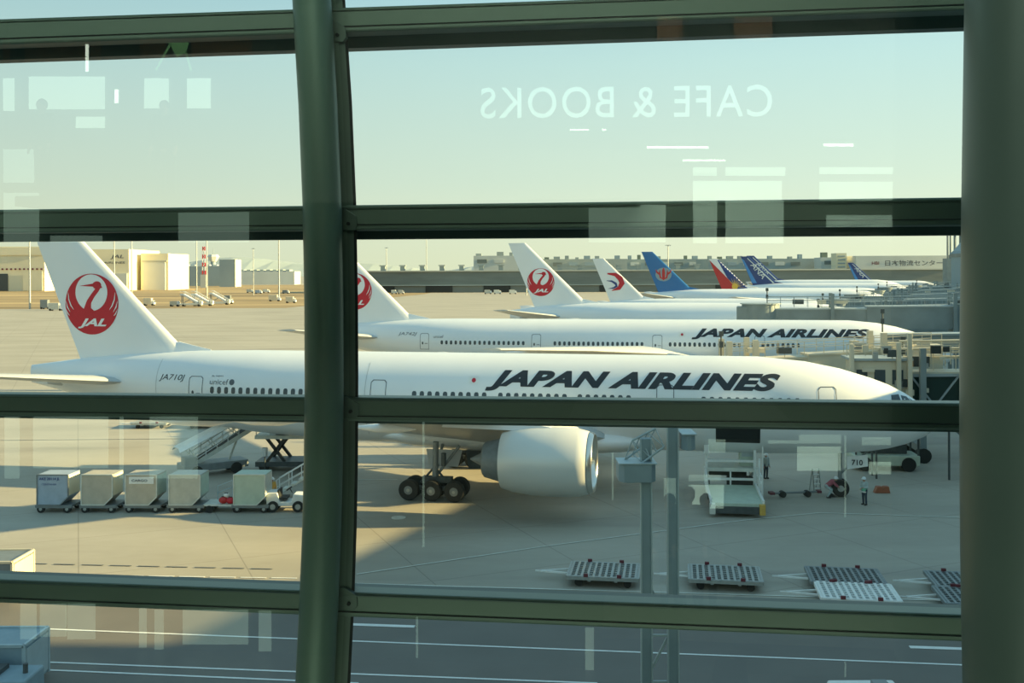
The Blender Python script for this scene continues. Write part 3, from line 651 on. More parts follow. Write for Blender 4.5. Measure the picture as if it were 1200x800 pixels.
for i in range(60):
    x = 380 + i * 5.5; zz = 26 + 5 * math.sin(i * .5) + random.uniform(-1, 2) + (5 if 36 < i < 44 else 0)
    g.ball((x - 20, 1180, zz * .5), zz * .52, 8, (1.1, 1, 1))
tag(g.build('treeline', 'tree_far', smooth=180), 'hazy green tree tops above the lettered warehouse', 'trees', kind='stuff')

# light poles
def light_pole(px, ytop, ybase, label, r=.22, heads=4):
    Q = gnd(px, ybase); Y = Q.y; zt = at(px, ytop, Y).z
    t = thing('light_pole', label, 'light pole', (Q.x, Y, 0), 0, 'apron floodlight poles')
    g = MB(); g.cyl((0, 0, 0), (0, 0, zt), r * 1.3, r * .8, 10); g.build('mast', 'galv', t, smooth=50)
    hw = r * 5
    g = MB(); g.beam((-hw, 0, zt), (hw, 0, zt), r * .7)
    for k in range(heads): x = -hw + 2 * hw * k / (heads - 1); g.box((x, -r, zt - r), (r * 1.7, r * 1.5, r * 1.4))
    g.build('lamp_head', 'far_grey', t)
for a in [(35, 262, 362, 'tall floodlight pole in front of the open cream hangar, beside a parked truck', .32), (134, 262, 352, 'floodlight pole rising behind the leading edge of the nearest tail fin', .3),
          (154.5, 262, 348, 'floodlight pole just before the small square hangar', .32), (230.5, 262, 346, 'first floodlight pole left of the red and white mast', .32),
          (242.5, 255, 350, 'floodlight pole standing right of the red and white mast behind the stair trucks', .32), (297, 291, 346, 'short floodlight pole with its head below the rail, beside the far low shed', .2),
          (327, 262, 352, 'tall floodlight pole nearest to the thick green column', .34), (453, 290, 339, 'floodlight pole with visible head over the leaning edge of the second tail', .28),
          (783, 287, 342.5, 'thin cross armed floodlight pole above the blue tail with flower emblem', .34), (617, 308, 346, 'short pale pole against the warehouse beside the third tail fin', .3),
          (500, 255, 338, 'pale floodlight pole in front of the warehouse between second and third tails', .26)]:
    light_pole(*a)

# far service vehicles
def truck(px, ybase, wpx, label, m='off_white', m2='steel_grey', h=2.6, rz=0, name='service_truck', cat='truck', group='service vehicles on the far apron'):
    Q = gnd(px, ybase); wd = wpx / F * Q.y; t = thing(name, label, cat, (Q.x, Q.y, 0), rz, group)
    g = MB(); g.box((-.12 * wd, 0, .5 + h / 2), (wd * .72, 2.2, h)); g.build('cargo_box', m, t, bevel=.06)
    g = MB(); g.prism([(wd * .26, -1.05, .6), (wd * .5, -1.05, .6), (wd * .5, -1.05, 1.5), (wd * .43, -1.05, 2.3), (wd * .26, -1.05, 2.3)], (0, 2.1, 0)); c_ = g.build('cab', 'white_paint', t, bevel=.05)
    g = MB(); g.prism([(wd * .47, -.9, 1.55), (wd * .505, -.9, 1.5), (wd * .44, -.9, 2.2), (wd * .42, -.9, 2.2)], (0, 1.8, 0)); g.build('windscreen', 'win_dark', c_)
    for x in (-.35, .33):
        for y in (-1, 1): g = MB(); g.cyl((x * wd, y * .9, .45), (x * wd, y * 1.12, .45), .45, .45, 14); g.build('wheel', 'rubber', t)
    return t
truck(66, 364, 17, 'small white truck far off between floodlight pole and near tail fin', 'silver_box')
truck(54, 362, 12, 'dark topped service truck far off behind the small white truck', 'steel_grey', h=3.4)
truck(175, 358, 13, 'cream truck far off just right of the nearest tail fin edge', 'bridge_cream', h=3)
truck(322, 353, 14, 'white yellow truck parked at the far apron left of the thick column', 'bridge_cream', h=3)
truck(341, 355, 12, 'orange cream truck parked closest to the thick column', 'bridge_cream')
for i, (x, l) in enumerate([(293, 'first'), (303, 'second'), (312, 'third'), (335, 'fourth')]):
    truck(x, 343 + i % 2, 8, f'tiny service truck far off, {l} in the line beyond the stair trucks', ['silver_box', 'blue_box', 'off_white', 'steel_grey'][i], h=2.2)
for i, (x, l) in enumerate([(462, 'first'), (470, 'second'), (572, 'third'), (583, 'fourth'), (601, 'fifth')]):
    truck(x, 344.5, 7 if i < 2 else 9, f'tiny freight truck at the warehouse docks, {l} along its wall', ['off_white', 'silver_box', 'silver_box', 'off_white', 'off_white', 'blue_box'][i], h=2.4)
# stair trucks
def stair_truck(px, ybase, label):
    Q = gnd(px, ybase); t = thing('stair_truck', label, 'stair truck', (Q.x, Q.y, 0), 0, 'boarding stair trucks on the far apron')
    g = MB(); g.box((0, 0, 1.0), (9.5, 2.3, .8)).box((4.2, 0, 1.6), (1.6, 2.2, 1.6)); g.build('chassis', 'off_white', t, bevel=.05)
    g = MB(); g.prism([(-4.6, -1.1, 5.6), (-3.0, -1.1, 5.6), (4.4, -1.1, 1.4), (3.6, -1.1, 1.0), (-3.4, -1.1, 4.9), (-4.6, -1.1, 4.9)], (0, 2.2, 0)); g.build('stair_flight', 'white_paint', t)
    g = MB()
    for y in (-1.15, 1.15):
        g.beam((-4.6, y, 6.7), (-3.0, y, 6.7), .14).beam((-3.0, y, 6.7), (4.3, y, 2.5), .14)
        for k in range(6): x = -3.0 + k * 1.4; z = 6.7 - (x + 3) * .575; g.beam((x, y, z), (x, y, z - 1.2), .08)
    g.build('handrail', 'white_paint', t)
    g = MB(); g.beam((-3.9, -.9, 1), (-3.9, -.9, 5), .25).beam((-3.9, .9, 1), (-3.9, .9, 5), .25).beam((-4, 0, 1.2), (0, 0, 3.4), .22); g.build('support_frame', 'steel_grey', t)
    for x in (-3.2, 3.6):
        for y in (-1, 1): g = MB(); g.cyl((x, y * .95, .5), (x, y * 1.2, .5), .5, .5, 14); g.build('wheel', 'rubber', t)
stair_truck(224, 359, 'white boarding stair truck, first and largest of the parked stair trucks')
stair_truck(237, 358.5, 'white boarding stair truck in the middle of the parked stair trucks')
stair_truck(257, 357, 'white boarding stair truck standing last in the row, toward the green column')
truck(268, 356, 10, 'grey canopy truck beside the last parked stair truck', 'steel_grey', h=3.6)
truck(205, 359, 11, 'cream and red low truck left of the parked stair trucks', 'bridge_cream', h=1.8)

# ------------------------------------------------------------------ boarding bridges
def bridge(a, bpt, z0, z1, wd, hgt, label, mside='bridge_grey', mroof='bridge_roof', cabin=True, rail=True, truss=False, legs=(.3,), glass=None, clutter=0):
    a, bpt = Vector((a[0], a[1], 0)), Vector((bpt[0], bpt[1], 0)); d = bpt - a; L = d.length; rz = math.atan2(d.y, d.x)
    t = thing('boarding_bridge', label, 'boarding bridge', (a.x, a.y, 0), rz, 'boarding bridges along the terminal')
    def P(u, y, z): return (u * L, y, z0 + (z1 - z0) * u + z)
    n = 3; us = [0, .38, .70, 1]
    for i in range(n):
        sh = 1 - .10 * (n - 1 - i); w2, h2 = wd / 2 * sh, hgt * sh; u0, u1 = us[i], us[i + 1]
        g = MB(); g.hexa([P(u0, -w2, 0), P(u0, w2, 0), P(u1, w2, 0), P(u1, -w2, 0), P(u0, -w2, h2), P(u0, w2, h2), P(u1, w2, h2), P(u1, -w2, h2)]); s_ = g.build('tunnel_section', glass or mside, t)
        g = MB(); g.beam(P(u0, 0, h2 + .08), P(u1, 0, h2 + .08), w2 * 2 + .16, .16); g.build('roof', mroof, s_)
        if truss:
            g = MB(); k = 0; cnt = max(3, int((u1 - u0) * L / 1.7)); du = (u1 - u0) / cnt
            for j in range(cnt):
                ua, ub = u0 + j * du, u0 + (j + 1) * du; zz = (.1, h2 - .1) if j % 2 else (h2 - .1, .1)
                for y in (-w2 - .05, w2 + .05): g.beam(P(ua, y, zz[0]), P(ub, y, zz[1]), .13)
            for y in (-w2 - .05, w2 + .05): g.beam(P(u0, y, .08), P(u1, y, .08), .2).beam(P(u0, y, h2 - .05), P(u1, y, h2 - .05), .22)
            g.build('truss', 'bridge_roof', s_)
    if rail:
        g = MB(); m_ = max(6, int(L / 1.6))
        for y in (-wd / 2 * .8, wd / 2 * .8):
            g.beam(P(0, y, hgt + 1.0), P(1, y, hgt + 1.0), .06).beam(P(0, y, hgt + .55), P(1, y, hgt + .55), .05)
            for j in range(m_ + 1): g.beam(P(j / m_, y, hgt * .9), P(j / m_, y, hgt + 1.0), .05)
        g.build('roof_railing', 'bridge_cream' if glass or mside == 'bridge_cream' else 'bridge_roof', t)
    if cabin:
        g = MB(); c_ = Vector(P(0, 0, 0)); g.cyl(c_ + Vector((-.8, 0, -.2)), c_ + Vector((-.8, 0, hgt + .1)), wd * .68, wd * .68, 20); cb = g.build('rotunda_cab', mside, t, smooth=40)
        g = MB(); g.box((-2.4, 0, c_.z + hgt * .45), (2.6, wd * 1.0, hgt * .95)); g.build('cab_hood', mside, t)
        g = MB(); g.cyl(c_ + Vector((-.8, 0, hgt + .1)), c_ + Vector((-.8, 0, hgt + .22)), wd * .74, wd * .74, 20); g.build('cab_roof', mroof, t, smooth=40)
    for u_ in legs:
        g = MB()
        for y in (-wd / 2 - .3, wd / 2 + .3):
            q = Vector(P(u_, y, 0)); g.beam((q.x, q.y, .9), (q.x, q.y, q.z + hgt + 1.4), .42)
        q = Vector(P(u_, 0, 0)); g.beam((q.x, -wd / 2 - .4, q.z - .3), (q.x, wd / 2 + .4, q.z - .3), .4).beam((q.x, -wd / 2 - .4, 1.0), (q.x, wd / 2 + .4, 1.0), .5)
        s_ = g.build('lift_column', 'bridge_grey' if mside != 'bridge_cream' else 'bridge_cream', t)
        for y in (-wd / 2 - .3, wd / 2 + .3):
            g = MB(); g.cyl((q.x, y - .3, .55), (q.x, y + .3, .55), .55, .55, 16); g.build('wheel', 'rubber', s_)
    if clutter:
        for k in range(clutter):
            u_ = random.uniform(.02, .98); q = P(u_, random.choice((-1, 1)) * wd * .3, hgt + .35)
            g = MB(); g.box(q, (random.uniform(.5, 1.8), .7, random.uniform(.35, .8))); g.build('roof_unit', random.choice(['bridge_cream', 'steel_grey', 'galv', 'dark_steel']), t)
    q = P(0, wd * .3, hgt)
    g = MB(); g.cyl(q, Vector(q) + Vector((0, 0, 2.0)), .07, .07, 8).box(Vector(q) + Vector((0, 0, 1.0)), (.3, .3, .5)).box(Vector(q) + Vector((0, 0, 1.9)), (.35, .35, .4)); g.build('signal_post', 'dark_steel', t)
    return t
# two bridges serving the first airliner (they dock on its far side)
tb = bridge((30.0, 78.0), (52.5, 75.5), 4.0, 4.4, 3.2, 3.1, 'dark glazed boarding bridge with zigzag struts beside the nose of the nearest airliner', glass='bridge_glass', truss=True, cabin=False, legs=(.03,), clutter=18, mroof='bridge_cream')
# service walkway, docking head and pipes on the glazed bridge
g = MB(); g.box((-2.2, 0, 5.9), (4.0, 2.9, 3.2)); cb = g.build('docking_head', 'bridge_cream', tb, bevel=.05)
g = MB(); g.box((-2.2, 0, 7.62), (4.6, 3.3, .18)); g.build('head_roof', 'bridge_roof', cb)
for k in range(3): g = MB(); g.box((-3.6 + 1.3 * k, -1.47, 6.3), (.8, .04, 1.1)); g.build('head_window', 'win_dark', cb)
for k, zz in enumerate((7.75, 8.35, 8.9)):
    g = MB(); g.cyl((-.5, -1.0 + k * .5, zz), (22, -1.0 + k * .5, zz + .4), .09, .09, 8); g.build('conduit', 'bridge_cream', tb)
g = MB()
for y in (-1.5, .9):
    g.beam((-4.2, y, 8.6), (22, y, 9.0), .07).beam((-4.2, y, 8.15), (22, y, 8.55), .05)
    for k in range(19): x = -4.2 + k * 1.4; g.beam((x, y, 7.3), (x, y, 8.62 + k * .02), .07)
g.build('walkway_railing', 'bridge_cream', tb)
for x, h_ in ((-4.4, 8.8), (-.2, 9.6), (-1.0, 8.9), (3.6, 9.2)):
    g = MB(); g.beam((x, -1.75, 3.4), (x, -1.75, h_), .32, .32); g.build('head_post', 'bridge_cream', tb, bevel=.02)
for k in range(16):
    x = random.uniform(-4.2, 3); zz = random.uniform(7.7, 8.5) if k % 2 else random.uniform(4.2, 7.2)
    g = MB(); g.box((x, -1.62, zz), (random.uniform(.3, .9), .25, random.uniform(.2, .6))); g.build('control_box', random.choice(['bridge_cream', 'dark_steel', 'galv', 'dark']), tb)
bridge((17.4, 84.5), (35.0, 84.5), 5.3, 6.2, 2.6, 1.9, 'cream boarding bridge lit by the sun above the front airliner nose', mside='bridge_cream', mroof='bridge_cream', cabin=False, legs=(.01, .13, .72), clutter=7)
bridge((33.5, 92.5), (52, 87.0), 7.5, 8.0, 3.0, 1.2, 'long grey roofed bridge passage in front of the second airliner nose', mside='bridge_grey', mroof='bridge_roof', cabin=False, rail=False, legs=(.5,), clutter=0)
bridge((32.0, 128.5), (62, 121), 7.2, 7.4, 3.4, 2.9, 'dark grey boarding bridge docked behind the second airliner', legs=(.25, .7), clutter=5)
for i, (px, Y, x2, l) in enumerate([(960, 140, 66, 'grey boarding bridge behind the nose of the second airliner, lower one'), (965, 172, 84, 'grey boarding bridge beside the third airliner'), (985, 205, 98, 'slim grey boarding bridge next beyond the third airliner'),
                                    (1005, 240, 112, 'grey boarding bridge level with the swallow tailed airliner'), (1030, 285, 130, 'grey boarding bridge level with the blue tailed airliner'), (1040, 330, 148, 'small grey boarding bridge before the blue tails'), (1075, 372, 168, 'farthest small grey boarding bridge near the dark towers')]):
    x = (px - 600) / F * Y
    bridge((x, Y), (x2, Y - (x2 - x) * .16), 5.6 + .1 * i, 6.2 + .2 * i, 3.4, 2.8, l, legs=(.3, .75), clutter=4)
# towers and masts at the pier end
P = at(1117, 335, 420)
t = thing('service_tower', 'cluster of tall grey square shafts rising at the end of the gate row', 'tower', (P.x, 420, 0))
for dx, h_ in ((-3, 19.5), (0, 21), (2.6, 22.5)):
    g = MB(); g.box((dx, dx * .5, h_ / 2), (2.2, 4, h_)); g.build('shaft', 'bridge_grey', t)
P = at(1136, 335, 300)
t = thing('glazed_tower', 'pale green glazed tower with slanting dark top beside the right column', 'tower', (P.x + .6, 300, 0))
g = MB(); g.prism([(-4.2, -4, 0), (5, -4, 0), (5, -4, 27), (.0, -4, 24.5), (-4.2, -4, 19.5)], (0, 8, 0)); g.build('tower_body', 'far_blue', t)
g = MB(); g.prism([(-4.6, -4.3, 19.4), (5.2, -4.3, 27.2), (5.2, -4.3, 24.0), (.5, -4.3, 21.4), (-4.4, -4.3, 18.4)], (0, 8.6, 0)); g.build('slanted_roof', 'bridge_grey', t)
for px, l in ((1110.5, 'thin pole rising from the grey shafts, first of four'), (1114, 'thin pole rising from the grey shafts, second of four'), (1119, 'thick pole rising from the grey shafts, third of four'), (1125.5, 'thick pole rising beside the slanting tower, last of four')):
    Q = at(px, 300, 430 if px < 1118 else 310); t = thing('flood_mast', l, 'mast', (Q.x, Q.y, 0), 0, 'poles above the gate end')
    g = MB(); zp = 31.0 if Q.y > 400 else 25.5; g.cyl((0, 0, 0), (0, 0, zp), .5 if px < 1118 else .42, .35, 10); g.build('mast', 'bridge_grey', t)
    g = MB(); g.box((0, 0, zp), (1.6, 1, .8)); g.build('lamp_head', 'bridge_grey', t)

# ------------------------------------------------------------------ containers on dollies, tractor
def dolly_container(px, label, m='silver_box', mtop='off_white', banner=None, writing=None, open_side=True):
    Q = gnd(px, 601.5); t = thing('container_dolly', label, 'container dolly', (Q.x, Q.y + .9, 0), R(-2), 'air freight containers on dollies in a train')
    g = MB(); g.box((0, 0, .42), (2.25, 1.55, .10)).beam((-1.1, -.72, .36), (1.1, -.72, .36), .1, .14).beam((-1.1, .72, .36), (1.1, .72, .36), .1, .14).beam((1.1, 0, .34), (1.75, 0, .3), .08); g.build('dolly_frame', 'steel_grey', t)
    for x in (-.8, .8):
        for y in (-.66, .66): g = MB(); g.cyl((x, y - .09, .22), (x, y + .09, .22), .22, .22, 16); wl = g.build('wheel', 'rubber', t, smooth=40); g = MB(); g.cyl((x, y - .1, .22), (x, y + .1, .22), .1, .1, 12); g.build('wheel_hub', 'galv', wl)
    zb, zt, x0, x1 = .48, 2.28, -.98, .9
    prof = [(x0, zb), (x1 - .5, zb), (x1, zb + .5), (x1, zt), (x0, zt)]
    g = MB(); g.prism([(x, -.78, z) for x, z in prof], (0, 1.56, 0)); c_ = g.build('container', m, t, bevel=.02)
    g = MB()
    for (a, b_) in zip(prof, prof[1:] + prof[:1]): g.beam((a[0], -.8, a[1]), (b_[0], -.8, b_[1]), .06, .06)
    g.build('edge_rail', 'off_white' if m != 'blue_box' else 'steel_grey', c_)
    g = MB(); g.prism([(x1 + .005, -.7, zb + .55), (x1 + .005, .7, zb + .55), (x1 + .005, .7, zt - .08), (x1 + .005, -.7, zt - .08)], (.02, 0, 0)); g.build('curtain_door', mtop, c_)
    if banner:
        g = MB(); g.box((-.02, -.80, 1.95), (1.5, .02, .42)); bn = g.build('banner', banner, c_)
        decal(text_bm('CARGO', .02), -.6, 1.87, .95, .14, lambda x, z: .82, .01, 'banner_lettering', 'letter_grey', bn, step=3)
    if writing:
        decal(text_bm(writing, .02), -.85, 1.92, 1.25, .2, lambda x, z: .79, .01, 'lettering', 'eastern_blue', c_, step=3)
        decal(text_bm('CONTAINER', .0), -.7, 1.66, .9, .1, lambda x, z: .79, .01, 'lettering', 'eastern_blue', c_, step=3)
    return t
dolly_container(62, 'blue grey freight container on a dolly with dark writing, last of the train', 'blue_box', 'hangar_cream', writing='AKE 20114 JL')
dolly_container(114, 'plain silver freight container on a dolly, second from the end of the train', 'beige_box', 'hangar_cream')
dolly_container(166, 'beige freight container with a white banner across its top', 'beige_box', 'pale_green', banner='white_paint')
dolly_container(217, 'pale green and silver freight container before the canopied belt loader', 'silver_box', 'pale_green')
dolly_container(293, 'pale container on a dolly directly behind the towing tractor', 'pale_green', 'off_white')
# flat dolly with baggage heap between
Q = gnd(260, 601.5); t = thing('baggage_dolly', 'low flat dolly with slanted side rail between the containers', 'dolly', (Q.x, Q.y + .9, 0), 0)
g = MB(); g.box((0, 0, .45), (2.3, 1.5, .1)); g.build('deck', 'off_white', t)
for x in (-.8, .8):
    for y in (-.66, .66): g = MB(); g.cyl((x, y - .09, .22), (x, y + .09, .22), .22, .22, 16); g.build('wheel', 'rubber', t)
g = MB(); g.beam((-.7, .7, 1.3), (1.1, .7, 2.0), .05).beam((-.7, .7, .9), (1.1, .7, 1.6), .05).beam((-.7, .7, .5), (-.7, .7, 1.3), .05).beam((1.1, .7, .5), (1.1, .7, 2.0), .05).beam((.2, .7, .5), (.2, .7, 1.65), .05); g.build('side_rail', 'mast_pale', t)
for k, (dx, dz, m, l) in enumerate([(-.1, .72, 'red', 'bright red bag lying on the flat dolly'), (.32, .70, 'jal_red', 'dark pink bag beside the bright red bag'), (.08, 1.02, 'white_paint', 'small white bag on top of the red bags')]):
    g = MB(); g.ball((0, 0, 0), .28 if k < 2 else .18, 14, (1.0, .8, .75)); o = g.build('bag', m, None, smooth=60); o.location = Q + Vector((dx + .1, .35, dz)); tag(o, l, 'bag', 'bags on the flat dolly')
    g = MB(); g.beam((-.1, -.05, .2 if k < 2 else .12), (.1, -.05, .2 if k < 2 else .12), .04, .08); g.build('handle', 'dark', o)
# tractor
Q = gnd(334, 600.5); t = thing('tow_tractor', 'small white towing tractor at the head of the container train', 'tractor', (Q.x, Q.y + .7, 0), 0)
g = MB(); g.prism([(-1.15, -.55, .35), (1.15, -.55, .35), (1.2, -.55, .95), (.45, -.55, 1.05), (.35, -.55, .6), (-.35, -.55, .6), (-.5, -.55, 1.15), (-1.15, -.55, 1.15)], (0, 1.1, 0)); g.build('body', 'white_paint', t, bevel=.04)
g = MB(); g.box((-.2, 0, .78), (.5, .9, .12)).box((-.45, 0, 1.05), (.1, .9, .5)); g.build('seat', 'dark', t)
g = MB(); g.cyl((.25, .2, 1.0), (.1, .2, 1.25), .03).cyl((.08, .2, 1.22), (.04, .2, 1.28), .2, .2, 16); g.build('steering_wheel', 'dark', t)
for x in (-.75, .75):
    for y in (-.55, .55): 
        g = MB(); g.cyl((x, y - .12, .33), (x, y + .12, .33), .33, .33, 20); wl = g.build('wheel', 'rubber', t, smooth=40); g = MB(); g.cyl((x, y - .13, .33), (x, y + .13, .33), .17, .17, 14); g.build('wheel_hub', 'galv', wl)
g = MB(); g.beam((-1.1, 0, .4), (-1.6, 0, .35), .08); g.build('tow_hitch', 'steel_grey', t)

# belt loader with canopy
Q = gnd(250, 556); t = thing('belt_loader', 'white canopied belt loader sloping up toward the fuselage', 'belt loader', (Q.x, Q.y + .6, 0), R(34))
g = MB(); g.box((-.2, 0, .65), (4.6, 1.8, .5)).box((-2.0, -.4, 1.1), (.9, .9, .7)); g.build('chassis', 'steel_grey', t, bevel=.04)
for x in (-1.6, 1.2):
    for y in (-.85, .85): g = MB(); g.cyl((x, y - .14, .4), (x, y + .14, .4), .4, .4, 16); g.build('wheel', 'rubber', t)
a, c_ = Vector((-1.9, 0, .75)), Vector((2.5, 0, 3.0))
g = MB(); g.beam(a, c_, 1.1, .28); g.build('conveyor_boom', 'off_white', t)
g = MB(); g.beam(a + Vector((0, 0, .16)), c_ + Vector((0, 0, .16)), .85, .05); g.build('conveyor_belt', 'dark', t)
g = MB()
for y in (-.6, .6):
    g.beam(a + Vector((.3, y, .85)), c_ + Vector((-.2, y, .75)), .06)
    g.beam(a + Vector((.3, y, .5)), c_ + Vector((-.2, y, .45)), .04)
    for k in range(6):
        q = a.lerp(c_, k / 5 * .9 + .05) + Vector((0, y, .1)); g.beam(q, q + Vector((0, 0, .8)), .05)
g.build('side_rail', 'white_paint', t)
g = MB()
ca, cb = a + Vector((-.9, 0, 1.35)), c_ + Vector((-.9, 0, .95))
g.prism([(ca.x, -.95, ca.z - .25), (ca.x, -.6, ca.z), (ca.x, .6, ca.z), (ca.x, .95, ca.z - .25), (ca.x, .9, ca.z - .29), (ca.x, .58, ca.z - .05), (ca.x, -.58, ca.z - .05), (ca.x, -.9, ca.z - .29)], cb - ca); g.build('canopy', 'white_paint', t)
g = MB()
for k in (.12, .45, .8):
    for y in (-.85, .85): q = a.lerp(c_, k) + Vector((-.1, y * .7, .1)); g.beam(q, ca.lerp(cb, k) + Vector((.1, y, -.2)), .05)
g.beam((1.0, 0, .9), (1.6, 0, 2.4), .12); g.build('canopy_post', 'off_white', t)
# scissor loader, mostly behind the column
Q = gnd(352, 549); t = thing('scissor_loader', 'dark scissor lift loader half hidden behind the thick green column', 'cargo loader', (Q.x, Q.y, 0), 0)
g = MB(); g.box((0, 0, .55), (6.0, 2.4, .35)); g.build('base', 'dark_steel', t)
g = MB()
for y in (-1, 1): g.beam((-2.2, y, .7), (-.9, y, 2.4), .2).beam((-.9, y, .7), (-2.2, y, 2.4), .2).beam((.6, y, .7), (2.0, y, 2.4), .2).beam((2.0, y, .7), (.6, y, 2.4), .2)
g.build('scissor_arm', 'dark', t)
g = MB(); g.box((0, 0, 2.5), (6.0, 2.6, .25)); g.build('platform', 'off_white', t)
g = MB(); g.box((.4, .2, 3.3), (4.2, 2.2, 1.2)); g.build('covered_load', 'dark_steel', t)
g = MB()
for x in (-2.9, -1.9): g.beam((x, -1.25, 2.6), (x, -1.25, 3.9), .05)
g.beam((-2.9, -1.25, 3.9), (-1.9, -1.25, 3.9), .05).beam((-2.9, -1.25, 3.3), (-1.9, -1.25, 3.3), .05); g.build('platform_rail', 'off_white', t)
for x in (-2.4, 2.4):
    for y in (-1, 1): g = MB(); g.cyl((x, y - .15, .35), (x, y + .15, .35), .35, .35, 16); g.build('wheel', 'rubber', t)
# white stair with rail in front of it
Q = gnd(346, 583); t = thing('step_ladder', 'white railed work steps beside the green column above the tractor', 'steps', (Q.x, Q.y, 0), 0)
g = MB()
for k in range(5): g.box((-1.0 + k * .5, 0, .35 + k * .3), (.4, .9, .05))
g.beam((-1.2, -.45, .2), (1.3, -.45, 1.65), .08).beam((-1.2, .45, .2), (1.3, .45, 1.65), .08); g.build('treads', 'off_white', t)
g = MB()
for y in (-.45, .45):
    g.beam((-1.1, y, 1.2), (1.3, y, 2.6), .05).beam((-1.1, y, .75), (1.3, y, 2.1), .04)
    for k in range(4): x = -1.1 + k * .8; g.beam((x, y, .3 + k * .45), (x, y, 1.2 + k * .465), .05)
g.beam((1.25, -.4, 0), (1.25, -.4, 1.6), .06).beam((1.25, .4, 0), (1.25, .4, 1.6), .06).beam((-1.1, -.4, 0), (-1.1, -.4, .3), .06).beam((-1.1, .4, 0), (-1.1, .4, .3), .06); g.build('handrail', 'white_paint', t)
# little lamp post and crates far behind
Q = gnd(310.5, 553); t = thing('marker_lamp', 'white capped marker lamp on a thin dark post behind the container train', 'lamp', (Q.x, Q.y, 0))
g = MB(); g.cyl((0, 0, 0), (0, 0, 1.2), .05); g.build('post', 'dark_steel', t)
g = MB(); g.cyl((0, 0, 1.15), (0, 0, 1.75), .17, .2, 14); g.build('lamp_head', 'white_paint', t)

# roller pallet dollies
def pallet_dolly(px, ybase, label, m='galv', wpx=83, rz=0, pat='dark', copy=None):
    Q = gnd(px, ybase)
    if copy is None:
        t = thing('pallet_dolly', label, 'pallet dolly', (Q.x, Q.y + 1.25, 0), rz, 'roller pallet dollies')
        W_, D_ = 3.2, 2.4
        g = MB()
        for y in (-D_ / 2, D_ / 2): g.beam((-W_ / 2, y, .44), (W_ / 2, y, .44), .1, .16)
        for x in (-W_ / 2, W_ / 2): g.beam((x, -D_ / 2, .44), (x, D_ / 2, .44), .1, .16)
        for x in (-1, 1): g.beam((x * .6, -D_ / 2, .36), (x * .6, D_ / 2, .36), .14)
        g.build('deck_frame', m, t)
        g = MB()
        for i in range(8): y = -D_ / 2 + .15 + i * (D_ - .3) / 7; g.beam((-W_ / 2, y, .50), (W_ / 2, y, .50), .07, .05)
        for j in range(12): x = -W_ / 2 + .12 + j * (W_ - .24) / 11; g.beam((x, -D_ / 2, .505), (x, D_ / 2, .505), .11, .05)
        g.build('roller_deck', m, t)
        g = MB(); g.box((0, 0, .40), (W_ - .1, D_ - .1, .04)); g.build('deck_pan', pat, t)
        for x, y in ((-.75, -D_ / 2), (.75, -D_ / 2), (-.75, D_ / 2), (.75, D_ / 2)):
            g = MB(); g.box((x, y, .57), (.2, .11, .14)); g.build('pallet_stop', 'dull_red', t)
        for x in (-1.1, 1.1):
            for y in (-.9, .9): g = MB(); g.cyl((x, y - .09, .18), (x, y + .09, .18), .18, .18, 14); g.build('wheel', 'rubber', t)
        g = MB(); g.beam((-W_ / 2, -.35, .38), (-W_ / 2 - 1.25, -.04, .34), .07).beam((-W_ / 2, .35, .38), (-W_ / 2 - 1.25, .04, .34), .07).beam((-W_ / 2 - 1.2, 0, .34), (-W_ / 2 - 1.6, 0, .34), .06).box((-W_ / 2 - 1.25, 0, .34), (.15, .2, .06)); g.build('drawbar', 'white_paint', t)
        return t
    c_ = copy_tree(copy); c_.location = (Q.x, Q.y + 1.25, 0); c_.rotation_euler.z = rz; c_['label'] = label; return c_
rzd = R(-9)
pdA = pallet_dolly(711, 690, 'grey roller pallet dolly farthest from the right column, behind the twin mast', 'galv', rz=rzd)
pallet_dolly(856, 694, 'grey roller pallet dolly between the twin mast and the dark dolly', rz=rzd, copy=pdA)
pdC = pallet_dolly(1001, 697, 'dark roller pallet dolly directly behind the bright white one', 'steel_grey', rz=rzd)
pallet_dolly(1150, 703, 'dark roller pallet dolly cut by the right column, farther one', rz=rzd, copy=pdC)
pdD = pallet_dolly(1016, 717.5, 'bright white roller pallet dolly nearest to the lower rail', 'white_paint', rz=rzd, pat='mast_blue')
pallet_dolly(1164, 724, 'dark roller pallet dolly cut by the right column, nearer one', rz=rzd, copy=pdC)
pallet_dolly(174, 502.5, 'empty dolly far under the tail, farther from the green column', rz=0, copy=pdA)
pallet_dolly(238, 502.5, 'empty dolly far under the tail, nearer to the green column', rz=0, copy=pdC)

# cargo loader under the hold opening
Q = gnd(864, 606); t = thing('cargo_loader', 'pale railed cargo loader standing under the open hold of the nearest airliner', 'cargo loader', (Q.x, Q.y, 0), R(-8))
g = MB(); g.box((0, 2.6, .72), (3.0, 5.2, .22)); g.build('lower_deck', 'pale_green', t, bevel=.03)
g = MB(); g.box((0, .06, .42), (2.9, .3, .4)).box((0, 2.8, .45), (2.6, 5.0, .3)); g.build('chassis', 'dark_steel', t)
g = MB(); g.beam((-1.5, 0, .9), (-1.5, 5.2, .9), .12, .18).beam((1.5, 0, .9), (1.5, 5.2, .9), .12, .18); g.build('side_beam', 'white_paint', t)
for sx in (-1, 1):
    g = MB(); x = sx * 1.62
    for z in (1.5, 1.95): g.beam((x, 2.2, z), (x, 5.2, z), .06)
    for y in (2.2, 3.2, 4.2, 5.2): g.beam((x, y, .9), (x, y, 1.95), .06)
    g.build('side_rail', 'white_paint', t)
g = MB(); g.box((0, 6.9, 1.75), (2.9, 3.2, .2)); g.build('upper_platform', 'off_white', t)
g = MB()
